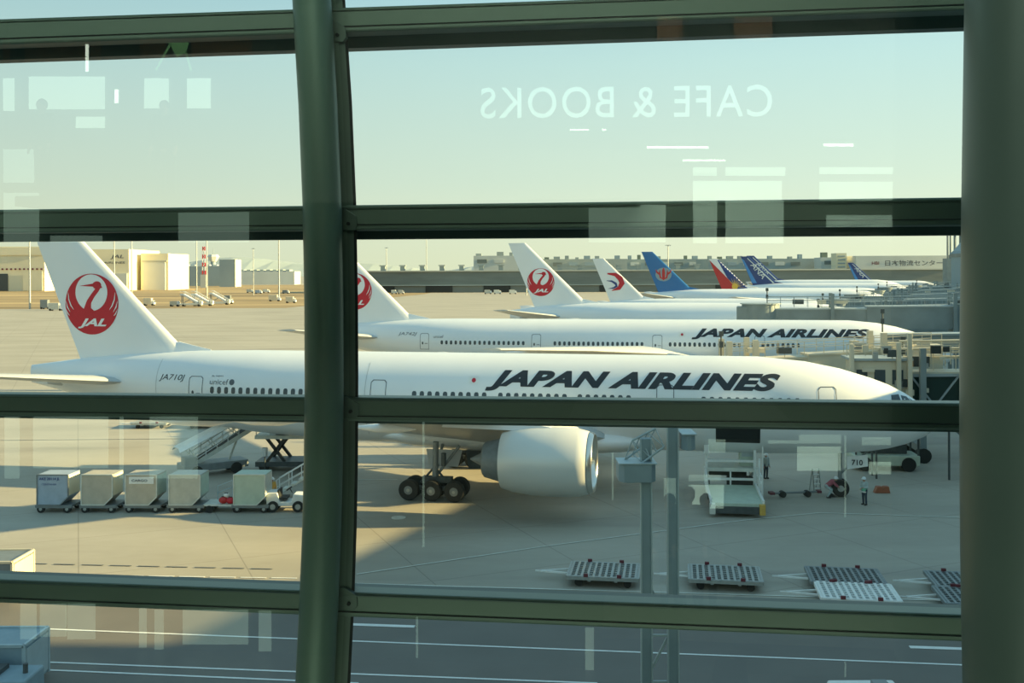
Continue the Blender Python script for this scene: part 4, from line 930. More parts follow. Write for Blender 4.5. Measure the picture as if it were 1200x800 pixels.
for sx in (-1, 1):
    g.beam((sx * 1.5, 5.4, .3), (sx * 1.5, 5.4, 3.0), .16).beam((sx * 1.4, 5.6, .5), (sx * 1.4, 8.4, 1.6), .14).beam((sx * 1.4, 8.4, .5), (sx * 1.4, 5.6, 1.6), .14)
for z in (1.15, 1.7, 2.3): g.beam((-1.5, 5.4, z), (1.5, 5.4, z), .14)
g.beam((0, 5.4, .7), (0, 5.4, 1.7), .1); g.build('lift_frame', 'white_paint', t)
g = MB(); g.box((-1.5, 5.2, 3.05), (.3, .3, .5)); g.build('beacon', 'white_paint', t)
g = MB(); g.box((1.1, 6.8, 2.5), (.9, 1.2, 1.3)); cb = g.build('control_cab', 'pale_green', t)
g = MB(); g.box((1.1, 6.18, 2.75), (.7, .04, .6)); g.build('cab_window', 'mast_pale', cb)
g = MB(); g.box((0, 8.2, 1.3), (2.4, .8, .8)).box((.6, 5.8, .9), (1.6, .6, .7)); g.build('engine_housing', 'dark', t)
for sx in (-1, 1):
    g = MB(); g.box((sx * 1.42, -.12, .5), (.34, .3, .62)); g.build('bumper', 'yellow' if sx > 0 else 'off_white', t, bevel=.04)
    for y in (1.2, 4.6, 7.6): g = MB(); g.cyl((sx * 1.2, y, .38), (sx * 1.45, y, .38), .38, .38, 16); g.build('wheel', 'rubber', t)
g = MB(); g.beam((1.7, 4.6, .1), (1.7, 4.6, 2.6), .1).beam((1.95, 5.0, .1), (1.95, 5.0, 3.3), .08); g.build('guide_post', 'white_paint', t)

# ------------------------------------------------------------------ people
def person(label, loc, rz, pose='stand', shirt='vest_green', pants='navy', hat='helmet', hair=True, group=None, h=1.70):
    t = thing('person', label, 'person', loc, rz, group); k = h / 1.70
    if pose == 'stand':
        hip = .92; J = dict(hipL=(.09, 0, .90), hipR=(-.09, 0, .90), kneeL=(.11, -.02, .50), kneeR=(-.12, .05, .50), ankL=(.11, .03, .09), ankR=(-.14, .12, .09), ch=(0, -.01, 1.30), neck=(0, -.02, 1.46), head=(0, -.05, 1.60),
                 shL=(.18, 0, 1.40), shR=(-.18, 0, 1.40), elL=(.25, -.06, 1.13), elR=(-.25, -.04, 1.12), wrL=(.10, -.26, 1.12), wrR=(-.12, -.25, 1.05))
    elif pose == 'look':
        J = dict(hipL=(.09, 0, .90), hipR=(-.09, 0, .90), kneeL=(.10, -.01, .50), kneeR=(-.10, -.01, .50), ankL=(.10, .03, .09), ankR=(-.11, .03, .09), ch=(0, 0, 1.30), neck=(0, -.01, 1.46), head=(0, -.03, 1.60),
                 shL=(.18, 0, 1.40), shR=(-.18, 0, 1.40), elL=(.24, .02, 1.13), elR=(-.24, .02, 1.13), wrL=(.24, -.06, .90), wrR=(-.23, -.07, .90))
    else:   # stooping
        J = dict(hipL=(.10, .12, .72), hipR=(-.10, .12, .72), kneeL=(.16, -.20, .52), kneeR=(-.14, -.18, .50), ankL=(.14, .02, .09), ankR=(-.15, .06, .09), ch=(0, -.22, 1.02), neck=(0, -.34, 1.12), head=(0, -.46, 1.20),
                 shL=(.18, -.26, 1.08), shR=(-.18, -.26, 1.08), elL=(.25, -.42, .86), elR=(-.24, -.40, .86), wrL=(.12, -.58, .74), wrR=(-.12, -.56, .72))
    V = {a: Vector(b_) for a, b_ in J.items()}; hm = (V['hipL'] + V['hipR']) / 2
    def bodyparts(g):
        for s_ in 'LR':
            g.cap(V['hip' + s_], V['knee' + s_], .085, .055).cap(V['knee' + s_], V['ank' + s_], .055, .038)
            toe = V['ank' + s_] + Vector((0, -.17, -.045)); g.cap(V['ank' + s_] + Vector((0, .03, -.045)), toe, .042, .035)
            g.cap(V['sh' + s_], V['el' + s_], .05, .038).cap(V['el' + s_], V['wr' + s_], .038, .026)
            d = (V['wr' + s_] - V['el' + s_]).normalized(); sd2 = Vector((1 if s_ == 'L' else -1, 0, 0)); g.cap(V['wr' + s_], V['wr' + s_] + d * .08, .028, .034)
            for q in range(4):
                b0 = V['wr' + s_] + d * .09 + Vector((-.027 + .018 * q, 0, 0)); b1 = b0 + d * (.045 if q in (1, 2) else .036) + Vector((0, -.004, -.012)); b2 = b1 + d * .02 + Vector((0, .0, -.028)); g.cap(b0, b1, .0095, .009, 8).cap(b1, b2, .009, .008, 8)
            b0 = V['wr' + s_] + d * .035 - sd2 * .03; g.cap(b0, b0 + d * .04 - sd2 * .025, .011, .009, 8)
        g.cap(hm, V['ch'], .135, .15).cap(V['shL'], V['shR'], .065, .065).cap(V['ch'], V['neck'], .10, .055).cap(V['neck'], V['head'], .052, .055)
        g.ball(V['head'] + Vector((0, 0, .02)), .10, 20, (.80, .95, 1.18)); g.ball(V['head'] + Vector((0, -.10, .0)), .018, 8, (.8, 1.2, 1.3))
        for sx in (-1, 1): g.ball(V['head'] + Vector((sx * .08, .005, .005)), .022, 8, (.5, .8, 1.3))
    g = MB(); bodyparts(g); bo = g.build('body', 'skin', t)
    rm = bo.modifiers.new('remesh', 'REMESH'); rm.mode = 'VOXEL'; rm.voxel_size = .014; rm.use_smooth_shade = True
    for sx in (-1, 1): g = MB(); g.ball(V['head'] + Vector((sx * .03, -.092, .03)), .010, 8); g.build('eye', 'dark', bo)
    g = MB(); g.box(V['head'] + Vector((0, -.094, -.04)), (.04, .012, .008)); g.build('mouth', 'dull_red', bo)
    g = MB()
    for s_ in 'LR': g.cap(V['hip' + s_], V['knee' + s_], .102, .072).cap(V['knee' + s_], V['ank' + s_] + Vector((0, 0, .03)), .072, .062)
    g.cap(V['hipL'] + Vector((0, 0, .03)), V['hipR'] + Vector((0, 0, .03)), .115, .115); o = g.build('trousers', pants, t); rm = o.modifiers.new('remesh', 'REMESH'); rm.mode = 'VOXEL'; rm.voxel_size = .016; rm.use_smooth_shade = True
    g = MB(); g.cap(hm + (V['ch'] - hm) * .1, V['ch'], .155, .168).cap(V['shL'], V['shR'], .08, .08).cap(V['ch'], V['ch'].lerp(V['neck'], .6), .12, .075)
    for s_ in 'LR': g.cap(V['sh' + s_], V['el' + s_], .068, .055).cap(V['el' + s_], V['el' + s_].lerp(V['wr' + s_], .9), .055, .042)
    o = g.build('jacket', shirt if shirt != 'vest_green' else 'vest_grey', t); rm = o.modifiers.new('remesh', 'REMESH'); rm.mode = 'VOXEL'; rm.voxel_size = .016; rm.use_smooth_shade = True
    if shirt == 'vest_green':
        g = MB(); g.cyl(hm + Vector((0, 0, .0)), hm + Vector((0, 0, .22)), .175, .172, 20); g.build('hi_vis_band', 'vest_green', t, smooth=60)
        g = MB(); g.cyl(hm + Vector((0, 0, -.1)), hm + Vector((0, 0, -.03)), .178, .178, 20); g.build('reflective_hem', 'white_paint', t, smooth=60)
    for s_ in 'LR': g = MB(); A = V['ank' + s_]; g.box(A + Vector((0, -.06, -.045)), (.095, .28, .09)); g.build('shoe', 'dark', t, bevel=.03)
    hc = V['head'] + Vector((0, .008, .05))
    if hat == 'helmet':
        g = MB(); g.ball(hc + Vector((0, 0, .02)), .125, 20, (.95, 1.08, .85)); g.cyl(hc + Vector((0, -.02, -.02)), hc + Vector((0, -.02, 0)), .15, .14, 20); g.build('helmet', 'helmet', t, smooth=60)
    else:
        g = MB(); g.ball(hc + Vector((0, .012, .0)), .108, 18, (.88, .98, 1.0)); g.build('hair', 'coat_dark', t, smooth=60)
    t.scale = (k, k, k); return t
Q = gnd(1013, 591.5); person('ground worker in white helmet and green banded jacket standing by the nose wheel', (Q.x, Q.y, 0), R(-50), 'stand', h=1.66)
Q = gnd(971, 583); person('ground worker in white helmet and dark red shirt stooping at the nose gear', (Q.x, Q.y, 0), R(75), 'stoop', 'shirt_red', 'vest_grey', h=1.7)
Q = gnd(304, 601); person('driver in a pale yellow jacket standing behind the towing tractor', (Q.x + .2, Q.y + 2.4, 0), R(30), 'look', 'yellow', 'navy', h=1.6)
Q = at(884, 545, 66.4); person('loader operator in white helmet and red jacket on the upper platform', (Q.x, 66.6, 1.85), R(0), 'look', 'shirt_red', 'navy', h=1.6)
Q = at(913, 545, 67.0); person('worker in white helmet and pale jacket behind the cargo loader', (Q.x, 70.5, 0), R(20), 'look', 'vest_grey', 'navy', h=1.7)

# gear around the nose wheel
Q = gnd(958, 577); t = thing('work_ladder', 'short white rung ladder stand beside the stooping worker', 'ladder', (Q.x, Q.y, 0), R(10))
g = MB()
for x in (-.22, .22): g.beam((x, 0, 0), (x, .25, 1.5), .06).beam((x, .7, 0), (x, .25, 1.5), .05)
g.build('frame', 'galv', t)
for k in range(5): g = MB(); g.box((0, .05 + k * .05, .25 + k * .29), (.42, .14, .07)); g.build('rung', 'white_paint', t)
Q = gnd(935, 582); t = thing('towbar', 'brown and grey aircraft towbar lying on the ground beside the ladder', 'towbar', (Q.x, Q.y, 0), R(4))
g = MB(); g.cyl((-1.6, 0, .25), (1.3, 0, .3), .07); g.build('bar', 'steel_grey', t)
for x in (-1.0, .6):
    g = MB(); g.cyl((x, -.2, .2), (x, .2, .2), .2, .2, 14); g.build('wheel', 'rubber', t)
g = MB(); g.box((-1.7, 0, .28), (.3, .5, .15)).box((1.35, 0, .32), (.25, .4, .15)); g.build('coupling', 'dull_red', t)
for px, l in ((1029, 'orange wheel chock lying right of the standing worker'), (1037, 'second orange chock against the first, farther from the worker')):
    Q = gnd(px, 577); g = MB(); g.prism([(-.28, -.2, 0), (.28, -.2, 0), (.2, -.2, .42), (-.1, -.2, .42)], (0, .4, 0)); o = g.build('wheel_chock', 'orange', None, bevel=.02); o.location = Q; tag(o, l, 'wheel chock', 'orange wheel chocks')
Q = gnd(974, 582); g = MB(); g.prism([(-.25, -.15, 0), (.25, -.15, 0), (.1, -.15, .2), (-.1, -.15, .2)], (0, .3, 0)); o = g.build('wheel_chock', 'rubber'); o.location = Q; tag(o, 'small black chock on the apron in front of the stooping worker', 'wheel chock')
# pushback tractor behind the nose
Q = gnd(1043, 553); t = thing('pushback_tractor', 'dark low pushback tractor with frame posts behind the numbered gear door', 'tractor', (Q.x, Q.y + 1.4, 0), R(-6))
g = MB(); g.box((0, 0, .75), (4.6, 2.3, .75)); g.build('body', 'pale_green', t, bevel=.08)
g = MB(); g.box((0, .3, 1.45), (3.2, 1.3, .65)).box((-1.0, .2, 1.8), (.8, .8, .5)); g.build('engine_deck', 'dark_steel', t, bevel=.05)
g = MB()
for x in (-2.1, 2.2):
    for y in (-1, 1): g.beam((x, y, 1.1), (x, y, 2.5), .12)
g.beam((-2.1, -1, 2.5), (2.2, -1, 2.5), .12).beam((-2.1, 1, 2.5), (2.2, 1, 2.5), .12).beam((-2.1, -1, 2.5), (-2.1, 1, 2.5), .12).beam((2.2, -1, 2.5), (2.2, 1, 2.5), .12); g.build('cab_frame', 'dark_steel', t)
g = MB(); g.box((0, 0, 2.56), (4.0, 1.9, .08)); g.build('cab_roof', 'steel_grey', t)
for x in (-1.5, 1.5):
    for y in (-1.05, 1.05): g = MB(); g.cyl((x, y - .18, .5), (x, y + .18, .5), .5, .5, 18); g.build('wheel', 'rubber', t)
# bridge service stairs
t = thing('bridge_stairs', 'dark steel service stairs with railings descending beside the glazed bridge', 'stairs', (28.6, 70.5, 0), R(-6))
g = MB(); g.box((-1.2, 0, 3.9), (5.0, 1.3, .14)).beam((-3.6, -.6, .0), (-3.6, -.6, 3.9), .12).beam((1.2, -.6, 0), (1.2, -.6, 3.9), .12).beam((-3.6, .6, .0), (-3.6, .6, 3.9), .12); g.build('landing', 'dark_steel', t)
g = MB()
for k in range(13): g.box((1.5 + k * .3, 0, 3.75 - k * .28), (.3, 1.2, .05))
g.beam((1.3, -.62, 3.9), (5.4, -.62, .1), .09, .2).beam((1.3, .62, 3.9), (5.4, .62, .1), .09, .2); g.build('stair_flight', 'steel_grey', t)
g = MB()
for y in (-.62, .62):
    g.beam((-3.6, y, 4.95), (1.3, y, 4.95), .06).beam((-3.6, y, 4.45), (1.3, y, 4.45), .05).beam((1.3, y, 4.95), (5.4, y, 1.15), .06).beam((1.3, y, 4.5), (5.4, y, .7), .05)
    for k in range(9): g.beam((-3.6 + k * .61, y, 3.9), (-3.6 + k * .61, y, 4.95), .05)
    for k in range(7): x = 1.3 + k * .68; z = 3.9 - k * .63; g.beam((x, y, z), (x, y, z + 1.05), .05)
g.build('handrail', 'galv', t)

# containers at the lower left, van roof at the bottom
def crate(px0, px1, ytop, Y, dep, h, label, m, mside, rz=0):
    a, b_ = at(px0, ytop, Y), at(px1, ytop, Y); t = thing('freight_container', label, 'container', ((a.x + b_.x) / 2, Y + dep / 2, 0), rz); W_ = b_.x - a.x; z0 = a.z - h
    z0 = max(z0, .12); h = a.z - z0
    g = MB(); g.box((0, 0, z0 + h / 2), (W_, dep, h)); g.build('shell', m, t, bevel=.03)
    g = MB()
    for sx in (-1, 1):
        for sy in (-1, 1): g.beam((sx * W_ / 2, sy * dep / 2, z0), (sx * W_ / 2, sy * dep / 2, z0 + h), .1)
        g.beam((-W_ / 2, sx * dep / 2, z0 + h), (W_ / 2, sx * dep / 2, z0 + h), .1).beam((sx * W_ / 2, -dep / 2, z0 + h), (sx * W_ / 2, dep / 2, z0 + h), .1)
    g.build('edge_rail', mside, t)
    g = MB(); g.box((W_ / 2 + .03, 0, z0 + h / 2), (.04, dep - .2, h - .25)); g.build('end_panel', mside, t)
    g = MB()
    for sx in (-.8, .8):
        for sy in (-.8, .8): g.box((sx * W_ / 2, sy * dep / 2, z0 / 2), (.2, .2, z0))
    g.build('skid', 'dark', t); return t
crate(-60, 14, 659, 44.6, 2.0, 1.6, 'grey freight container with a bright sunlit end above the lower rail', 'steel_grey', 'bridge_cream')  # cream end panel and rails carry the sunlight in their colour
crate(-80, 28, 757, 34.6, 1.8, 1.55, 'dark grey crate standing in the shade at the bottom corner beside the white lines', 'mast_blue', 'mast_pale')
Q = gnd(40, 820); t = thing('tow_tractor', 'dark tractor cowling peeping over the bottom edge beside the shaded crate', 'tractor', (Q.x - 1.2, Q.y - .6, 0))
g = MB(); g.box((0, 0, .75), (3.0, 1.5, .8)).box((-.7, 0, 1.3), (1.0, 1.2, .4)); g.build('body', 'mast_blue', t, bevel=.08)
g = MB(); g.box((.2, 0, 1.2), (.5, .9, .2)).cyl((1.2, 0, 1.1), (1.2, 0, 1.45), .08); g.build('seat', 'dark_steel', t)
for x in (-1, 1):
    for y in (-.75, .75): g = MB(); g.cyl((x, y - .13, .36), (x, y + .13, .36), .36, .36, 16); g.build('wheel', 'rubber', t)
Y = 29.6; a, b_ = at(955, 796, Y), at(1046, 796, Y)
t = thing('van', 'white van whose roof shows at the bottom edge', 'van', ((a.x + b_.x) / 2, Y - .9, 0)); W_ = b_.x - a.x; zt = a.z
g = MB(); g.prism([(-W_ / 2, -.85, .35), (W_ / 2, -.85, .35), (W_ / 2, -.85, zt), (-W_ / 2 + .35, -.85, zt), (-W_ / 2, -.85, 1.15)], (0, 1.75, 0)); g.build('body', 'white_paint', t, bevel=.06)
g = MB(); g.box((.5, .2, zt + .12), (.42, .3, .2)); g.build('beacon', 'steel_grey', t)
g = MB(); g.box((.1, -.87, 1.45), (W_ * .7, .03, .5)); g.build('side_window', 'win_dark', t)
for x in (-.7, .7):
    for y in (-.8, .8): g = MB(); g.cyl((x, y - .1, .33), (x, y + .1, .33), .33, .33, 16); g.build('wheel', 'rubber', t)

# ------------------------------------------------------------------ twin lattice mast outside the glass
def mpt(px, py, Y=15.0): return at(px, py, Y)
t = thing('lattice_mast', 'pale blue twin post mast with lattice arm and grey boxes outside the glass', 'mast', (mpt(772, 800).x, 15.0, 0))
O = Vector((t.location.x, 15.0, 0))
xl, xr = mpt(757, 700).x - O.x, mpt(788, 700).x - O.x; zt1 = mpt(757, 505).z; zt2 = mpt(788, 500).z
for x, z_ in ((xl, zt1 - .1), (xr, zt2 + .05)):
    g = MB(); g.box((x, 0, z_ / 2), (.145, .145, z_)); g.build('post', 'mast_blue', t, bevel=.012)
    g = MB(); g.box((x - .075, -.06, z_ / 2), (.02, .08, z_)).box((x + .075, -.06, z_ / 2), (.02, .08, z_)); g.build('post_flange', 'mast_pale', t)
g = MB(); z = 0.5
zc = mpt(772, 738).z
for k in range(9):
    zz = zc - .75 * k
    if zz < 1: break
    if k: g.beam((xl, -.02, zz), (xr, -.02, zz), .035)
    g.beam((xl, .05, zz + (0 if k % 2 else .75)), (xr, .05, zz + (.75 if k % 2 else 0)), .035)
    g.beam((xl, -.02, zz - .07), (xr, -.02, zz - .07), .03)
g.build('lattice_brace', 'mast_pale', t)
def mbox(p0, p1, y0, y1, Y=15.0, m='mast_blue', nm='equipment_box'):
    a, b_ = mpt(p0, y0, Y) - O, mpt(p1, y1, Y) - O
    g = MB(); w2 = abs(b_.x - a.x); cx_ = (a.x + b_.x) / 2; ch = .07
    pr = [(-w2 / 2, -.1), (-w2 / 2 + ch, -.22), (w2 / 2 - ch, -.22), (w2 / 2, -.12), (w2 / 2, .25), (-w2 / 2, .25)]
    g.prism([(cx_ + u_, v_, b_.z) for u_, v_ in pr], (0, 0, a.z - b_.z)); o = g.build(nm, m, t, bevel=.008)
    g = MB(); g.box((cx_, .02, a.z + .008), (w2 + .02, .5, .016)); g.build('box_lid', 'mast_pale', o); return o
mbox(724, 767, 541, 562); mbox(797, 813, 507, 525)
g = MB()
A_ = [mpt(733, 540), mpt(752, 540), mpt(741, 516), mpt(768, 502), mpt(777, 522)]; A_ = [p - O for p in A_]
A_[0].y = .1; A_[1].y = -.12; A_[2].y = 0; A_[3].y = 0; A_[4].y = -.1
top0, top1 = A_[2], A_[3]; low0, low1 = A_[1], A_[4]; back0 = A_[0]; back1 = A_[4] + Vector((-.2, .3, 0))
for p, q in ((top0, top1), (low0, low1), (back0, back1)): g.cyl(p, q, .016, .016, 8)
g.build('arm_chord', 'mast_pale', t)
g = MB()
n = 3
for k in range(n + 1):
    a = top0.lerp(top1, k / n); b_ = low0.lerp(low1, k / n); c_ = back0.lerp(back1, k / n); g.cyl(a, b_, .009, .009, 6).cyl(a, c_, .009, .009, 6)
    if k < n: g.cyl(a, low0.lerp(low1, (k + 1) / n), .008, .008, 6).cyl(b_, back0.lerp(back1, (k + 1) / n), .008, .008, 6)
g.build('arm_brace', 'mast_pale', t)

# ------------------------------------------------------------------ the facade: column, bars, glass
W0, W1 = Vector((-3.3, 6.6, 0)), Vector((2.6, 5.86, 0)); wd_ = (W1 - W0).normalized(); wn = Vector((-wd_.y, wd_.x, 0))   # outward normal
def wall_pt(px, py, off=0.0):
    r = ray(px, py); o = Vector((0, 0, H)); return o + r * (((W0 + wn * off) - o).dot(wn) / r.dot(wn))
def bar(name, n, tl, tr, bl, br, x0=-140, x1=1230):
    def yy(a, b_, x): return a + (b_ - a) * x / 1130.0
    P4 = [wall_pt(x0, yy(tl, tr, x0)), wall_pt(x1, yy(tl, tr, x1)), wall_pt(x1, yy(bl, br, x1)), wall_pt(x0, yy(bl, br, x0))]
    g = MB(); g.prism(P4, wn * .14); o = g.build(name, 'bar_green', None, bevel=.012); struct(o)
    dz = Vector((0, 0, -.047)); g = MB(); g.prism([p + wn * .24 + dz for p in P4], wn * .10); o2 = g.build('outer_transom', 'bar_outer', o)
    # shallow groove lines along the bar's face
    g = MB(); f = .78; a = P4[0].lerp(P4[3], f) - wn * .004; b_ = P4[1].lerp(P4[2], f) - wn * .004; g.beam(a, b_, .006, .006); g.build('groove', 'gasket', o)
    f = .12; g = MB(); a = P4[0].lerp(P4[3], f); b_ = P4[1].lerp(P4[2], f); g.beam(a - wn * .006, b_ - wn * .006, .012, .008); g.build('edge_bead', 'mullion', o)
bar('trim_1', 1, 22, -16, 52, 11.5)
bar('trim_2', 2, 245.5, 231, 273, 264)
bar('trim_3', 3, 461.5, 472.5, 487.5, 504)
bar('trim_4', 4, 679, 720.5, 706.5, 752)
CX = [(-120, 356.5), (0, 365.5), (120, 372.5), (240, 377.5), (350, 379.5), (450, 380), (540, 379), (620, 377), (710, 373.5), (800, 369), (900, 362)]
g = MB(); g.tube([wall_pt(x, y, -.12) for y, x in CX], .117, 40); col1 = struct(g.build('column', 'col_slim', None, smooth=60), 'slim dark green bowed steel column before the glass', 'column')
JX = [(-120, 391), (0, 402.5), (120, 410.5), (240, 415.5), (350, 417.5), (440, 418), (540, 417.5), (620, 416), (710, 413), (800, 408.5), (900, 402)]
def strip(name, m, x0, x1, o0, o1, par=None):
    g = MB(); rg = []
    for y, x in JX: rg.append([wall_pt(x + x0, y, o0), wall_pt(x + x1, y, o0), wall_pt(x + x1, y, o1), wall_pt(x + x0, y, o1)])
    g.loft(rg); return g.build(name, m, par)
mu = strip('trim_5', 'mullion', -17, -1.5, .02, .15); struct(mu)
strip('mullion_edge', 'bar_green', -17, -9, .004, .05, mu); strip('gasket', 'gasket', -1.5, 2, .03, .2, mu)
for yb in (42, 263, 483, 708):
    xj = [x for y, x in JX if y <= yb][-1] + 1
    a = [wall_pt(xj - 20, yb - 20, -.01), wall_pt(xj - 14, yb - 20, -.01), wall_pt(xj + 1, yb - 10, -.01), wall_pt(xj + 2, yb + 2, -.01), wall_pt(xj - 2, yb + 7, -.01), wall_pt(xj - 20, yb + 7, -.01)]
    g = MB(); g.prism(a, wn * .05); br_ = g.build('bracket', 'mullion', mu, bevel=.004)
    q = wall_pt(xj - 8, yb - 1, -.01); g = MB(); g.cyl(q - wn * .012, q, .011, .011, 12); g.build('bolt', 'gasket', br_)
# thick column at the right, closer to the room
g = MB(); rr_ = .36; cxs = [(-100, 1139.5), (0, 1138.5), (200, 1135.5), (400, 1133), (500, 1132.5), (650, 1133.5), (800, 1136), (900, 1138)]
pts = []
for y, x in cxs:
    Y = 4.6; p = at(x, y, Y); p.x += rr_; pts.append(p)
g.tube(pts, rr_, 64); struct(g.build('column', 'col_green', None, smooth=60), 'very thick dark green column at the edge of the view', 'column')
# glass pane in front of the bars
off = -.62; pa, pb = W0 + wd_ * -3 + wn * off, W1 + wd_ * 3 + wn * off
g = MB(); zb_, zt_ = 6.7, 19.4
g.hexa([(pa.x, pa.y, zb_), (pb.x, pb.y, zb_), (pb.x + wn.x * .012, pb.y + wn.y * .012, zb_), (pa.x + wn.x * .012, pa.y + wn.y * .012, zb_), (pa.x, pa.y, zt_), (pb.x, pb.y, zt_), (pb.x + wn.x * .012, pb.y + wn.y * .012, zt_), (pa.x + wn.x * .012, pa.y + wn.y * .012, zt_)])
g.bm.free(); g = MB(); g.poly([(pa.x, pa.y, zb_), (pb.x, pb.y, zb_), (pb.x, pb.y, zt_), (pa.x, pa.y, zt_)])
struct(g.build('window_1', 'window_glass'), 'large clear pane of the observation window', 'window')

# ------------------------------------------------------------------ the hall behind the camera (seen only as reflections)
Gp = W0 + wn * off
def refl(px, py, w_):
    r = ray(px, py); o = Vector((0, 0, H)); p = o + r * (((Gp + wn * w_) - o).dot(wn) / r.dot(wn)); return p - 2 * w_ * wn
BW = 14.0
def back_pane(rect, m, name, w_=BW - .1, lab=None):
    x0, y0, x1, y1 = rect; P4 = [refl(x0, y0, w_), refl(x1, y0, w_), refl(x1, y1, w_), refl(x0, y1, w_)]
    g = MB(); g.prism(P4, wn * .04); o = g.build(name, m); struct(o); return o
ctr = Vector((0, 0, 0)) - wn * (BW - 6)
def hall_box(name, cx_, cn, z0, z1, lx, ln, m):
    c_ = wd_ * cx_ + wn * cn; rot = math.atan2(wd_.y, wd_.x); g = MB(); g.box((c_.x, c_.y, (z0 + z1) / 2), (lx, ln, z1 - z0), rot); return struct(g.build(name, m))
dG = Gp.dot(wn)
hall_box('wall_back', 0, dG - BW - .15, 6.7, 19.5, 26, .3, 'room_dark')
hall_box('wall_left', -13, dG - BW / 2, 6.7, 19.5, .3, BW, 'room_dark')
hall_box('wall_right', 13, dG - BW / 2, 6.7, 19.5, .3, BW, 'room_dark')
hall_box('floor', 0, dG - BW / 2 + .6, 6.4, 6.7, 26, BW + 1.2, 'room_floor')
hall_box('ceiling', 0, dG - BW / 2 + .6, 19.5, 19.8, 26, BW + 1.2, 'room_dark')
hall_box('slab', .4, -.8, 12.48, 12.6, 2.4, 2.2, 'room_floor')
hall_box('slab', 3.4, dG - BW + 3.4, 8.74, 8.94, 8, 2.6, 'room_floor')
WOOD = [(-10, 45, 12, 72), (30, 45, 118, 72), (165, 45, 195, 72), (225, 45, 295, 72), (770, 20, 800, 48), (860, 20, 905, 48)]
for i, r4 in enumerate(WOOD): back_pane(r4, 'wood', f'wall_panel')
PANES = [((-20, 92, 17, 130), 1), ((35, 90, 123, 128), 1), ((90, 137, 123, 150), 1), ((170, 92, 198, 127), 1), ((220, 92, 247, 127), 1), ((-20, 175, 40, 214), 0), ((-20, 226, 46, 284), 0), ((210, 245, 292, 284), 0), ((60, 276, 120, 284), 0),
         ((-20, 488, 23, 560), 0), ((40, 488, 127, 548), 0), ((141, 488, 145, 560), 0), ((176, 488, 232, 560), 0), ((850, 235, 918, 285), 0), ((812, 235, 840, 285), 0), ((812, 196, 840, 206), 0), ((850, 196, 920, 206), 0), ((960, 196, 1050, 204), 0), ((812, 212, 916, 235), 0), ((960, 213, 1050, 235), 0), ((968, 252, 1050, 266), 0),
         ((690, 240, 780, 284), 0), ((1146, 214, 1168, 242), 0), ((1182, 214, 1205, 242), 0),
         ((934, 523, 985, 551), 1), ((900, 509, 985, 519), 0), ((1010, 512, 1052, 521), 0), ((1018, 541, 1057, 555), 1), ((778, 560, 792, 590), 0), ((807, 556, 845, 563), 0), ((806, 568, 848, 595), 1), ((830, 512, 850, 530), 0),
         ((-20, 707, 4, 748), 0), ((25, 707, 43, 748), 0), ((48, 707, 78, 745), 0), ((80, 707, 112, 748), 0), ((164, 712, 172, 758), 0), ((182, 714, 192, 760), 0), ((215, 714, 291, 754), 0), ((304, 715, 318, 762), 0), ((686, 735, 696, 785), 0),
         ((815, 742, 845, 764), 1), ((850, 742, 898, 766), 1), ((495.5, 494, 497.5, 640), 0), ((717, 530, 719, 585), 0), ((989.5, 510, 991, 605), 0), ((989.5, 750, 991, 792), 0), ((488, 722, 490, 770), 0)]  # thin upright strips stand for bright poles and are made to glow
for i, (r4, br_) in enumerate(PANES): back_pane(r4, 'daylight' if br_ else 'daylight_dim', f'window_{i + 2}')
for r4, l in (((758, 171.5, 830, 174), 'long bright linear lamp reflected in the sky above the blue tail'), ((668, 151.5, 690, 153), 'short bright linear lamp reflected under the mirrored sign'), ((706, 151, 710, 153), 'tiny lamp reflected beside the short linear lamp'),
              ((965, 168.5, 1000, 171.5), 'bright linear lamp reflected nearest the right column'), ((800, 187, 850, 189), 'faint linear lamp reflected below the long one'), ((135, 105, 139, 121), 'upright narrow lamp reflected between the bright panes'), ((101, 52, 104, 84), 'tall thin lamp reflected beside the wood panels')):
    x0, y0, x1, y1 = r4; w_ = BW - .6; P4 = [refl(x0, y0, w_), refl(x1, y0, w_), refl(x1, y1, w_), refl(x0, y1, w_)]
    c_ = sum(P4, Vector()) / 4; t = thing('linear_lamp', l, 'lamp', c_, 0, 'lamps of the hall reflected in the glass')
    g = MB(); g.prism([p - c_ for p in P4], wn * .03); g.build('tube', 'lamp', t)
    g = MB(); g.prism([(p - c_) * 1.05 - wn * .05 for p in P4], wn * .04); g.build('housing', 'room_dark', t)
    g = MB(); g.cyl((0, 0, 0), (0, 0, 19.5 - c_.z), .008); g.bm.free()
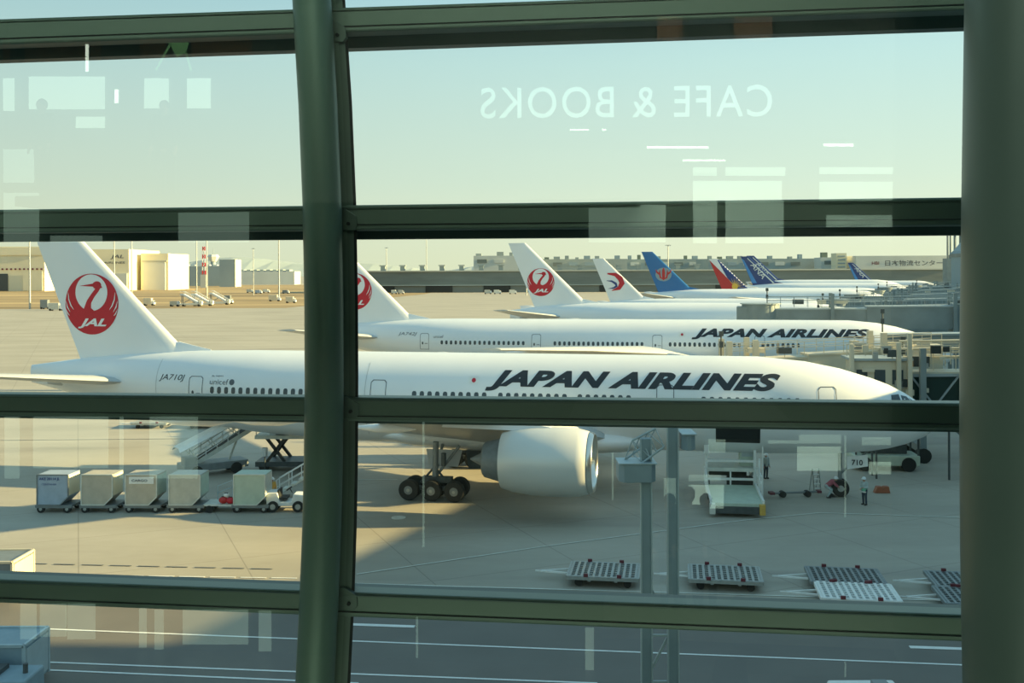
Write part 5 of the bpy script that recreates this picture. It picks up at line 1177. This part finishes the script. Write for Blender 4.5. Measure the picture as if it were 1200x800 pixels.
# mirrored sign: letters stand on the back wall and read correctly from inside
w_ = BW - 1.0; a, b_ = refl(905, 118, w_), refl(563, 121, w_)     # left and right end as read from inside the hall
hgt = 37 / F * (a - b_).length / (342 / F)
xd = (b_ - a).normalized(); bm = text_bm('CAFE & BOOKS', .0, 0, 1.12)
zc = (refl(905, 98, w_).z + refl(905, 135, w_).z) / 2; base = (refl(905, 136, w_) + refl(563, 140, w_)) / 2
Wt = (a - b_).length; Ht = (refl(905, 98, w_) - refl(905, 135, w_)).length
for v in bm.verts: v.co = Vector(a.xy.to_3d()) + xd * (v.co.x * Wt) + Vector((0, 0, refl(905, 136, w_).z + v.co.y * Ht))
for f in bm.faces: f.select = True
ex = bmesh.ops.extrude_face_region(bm, geom=bm.faces[:]); bmesh.ops.translate(bm, vec=-wn * .06, verts=[v for v in ex['geom'] if isinstance(v, bmesh.types.BMVert)])
s_ = MB(); s_.bm.free(); s_.bm = bm; t = thing('cafe_sign', 'glowing cafe and books sign mirrored faintly in the sky pane', 'sign', (a + b_) / 2)
o = s_.build('sign_letters', 'sign_white', t); o.location = -(a + b_) / 2
g = MB(); g.beam((a - (a + b_) / 2) - wn * .1 + Vector((0, 0, -Ht * .6)), (b_ - (a + b_) / 2) - wn * .1 + Vector((0, 0, -Ht * .6)), .04, .04); g.build('sign_rail', 'room_dark', t)
# green pennant
t = thing('pennant', 'green paper pennant hanging in the hall, reflected in the top rail', 'decoration', refl(210, 60, BW - 1.5))
q0, q1, q2, q3 = [refl(x, y, BW - 1.5) - t.location for x, y in ((198, 50), (222, 50), (217, 62), (208, 67))]
g = MB(); g.prism([q0, q1, q2, q3], wn * .02); g.build('cloth', 'glowing_green', t)
g = MB(); g.cyl(refl(199, 52, BW - 1.5) - t.location, refl(183, 82, BW - 1.5) - t.location, .02).cyl(refl(218, 62, BW - 1.5) - t.location, refl(224, 82, BW - 1.5) - t.location, .02); g.build('streamer', 'glowing_green', t)
# hall visitors whose silhouettes mirror in the panes
fr_ = math.atan2(wn.y, wn.x) + math.pi / 2
for px, py, w_, l in ((50, 124, BW - 1.4, 'dark clothed visitor mirrored before the wide bright upper pane'), (193, 126, BW - 1.6, 'dark clothed visitor mirrored by the narrow bright upper pane'),
                      (785, 588, BW - 3.5, 'dark clothed visitor mirrored beside the twin mast'), (807, 580, BW - 4.0, 'dark clothed visitor mirrored with head turned, between two others'), (827, 588, BW - 3.6, 'dark clothed visitor mirrored next to the cargo loader'), (856, 757, BW - 3.9, 'dark clothed visitor mirrored in the pane under the lower rail')):
    p = refl(px, py, w_); z0 = p.z - 1.62
    person(l, (p.x, p.y, z0), fr_ + random.uniform(-.6, .6), 'look', 'coat_dark', 'coat_dark', 'hair', group='visitors in the hall behind the glass')
hall_box('slab', -5.5, dG - BW + 1.4, 15.42, 15.60, 11, 2.4, 'room_dark')
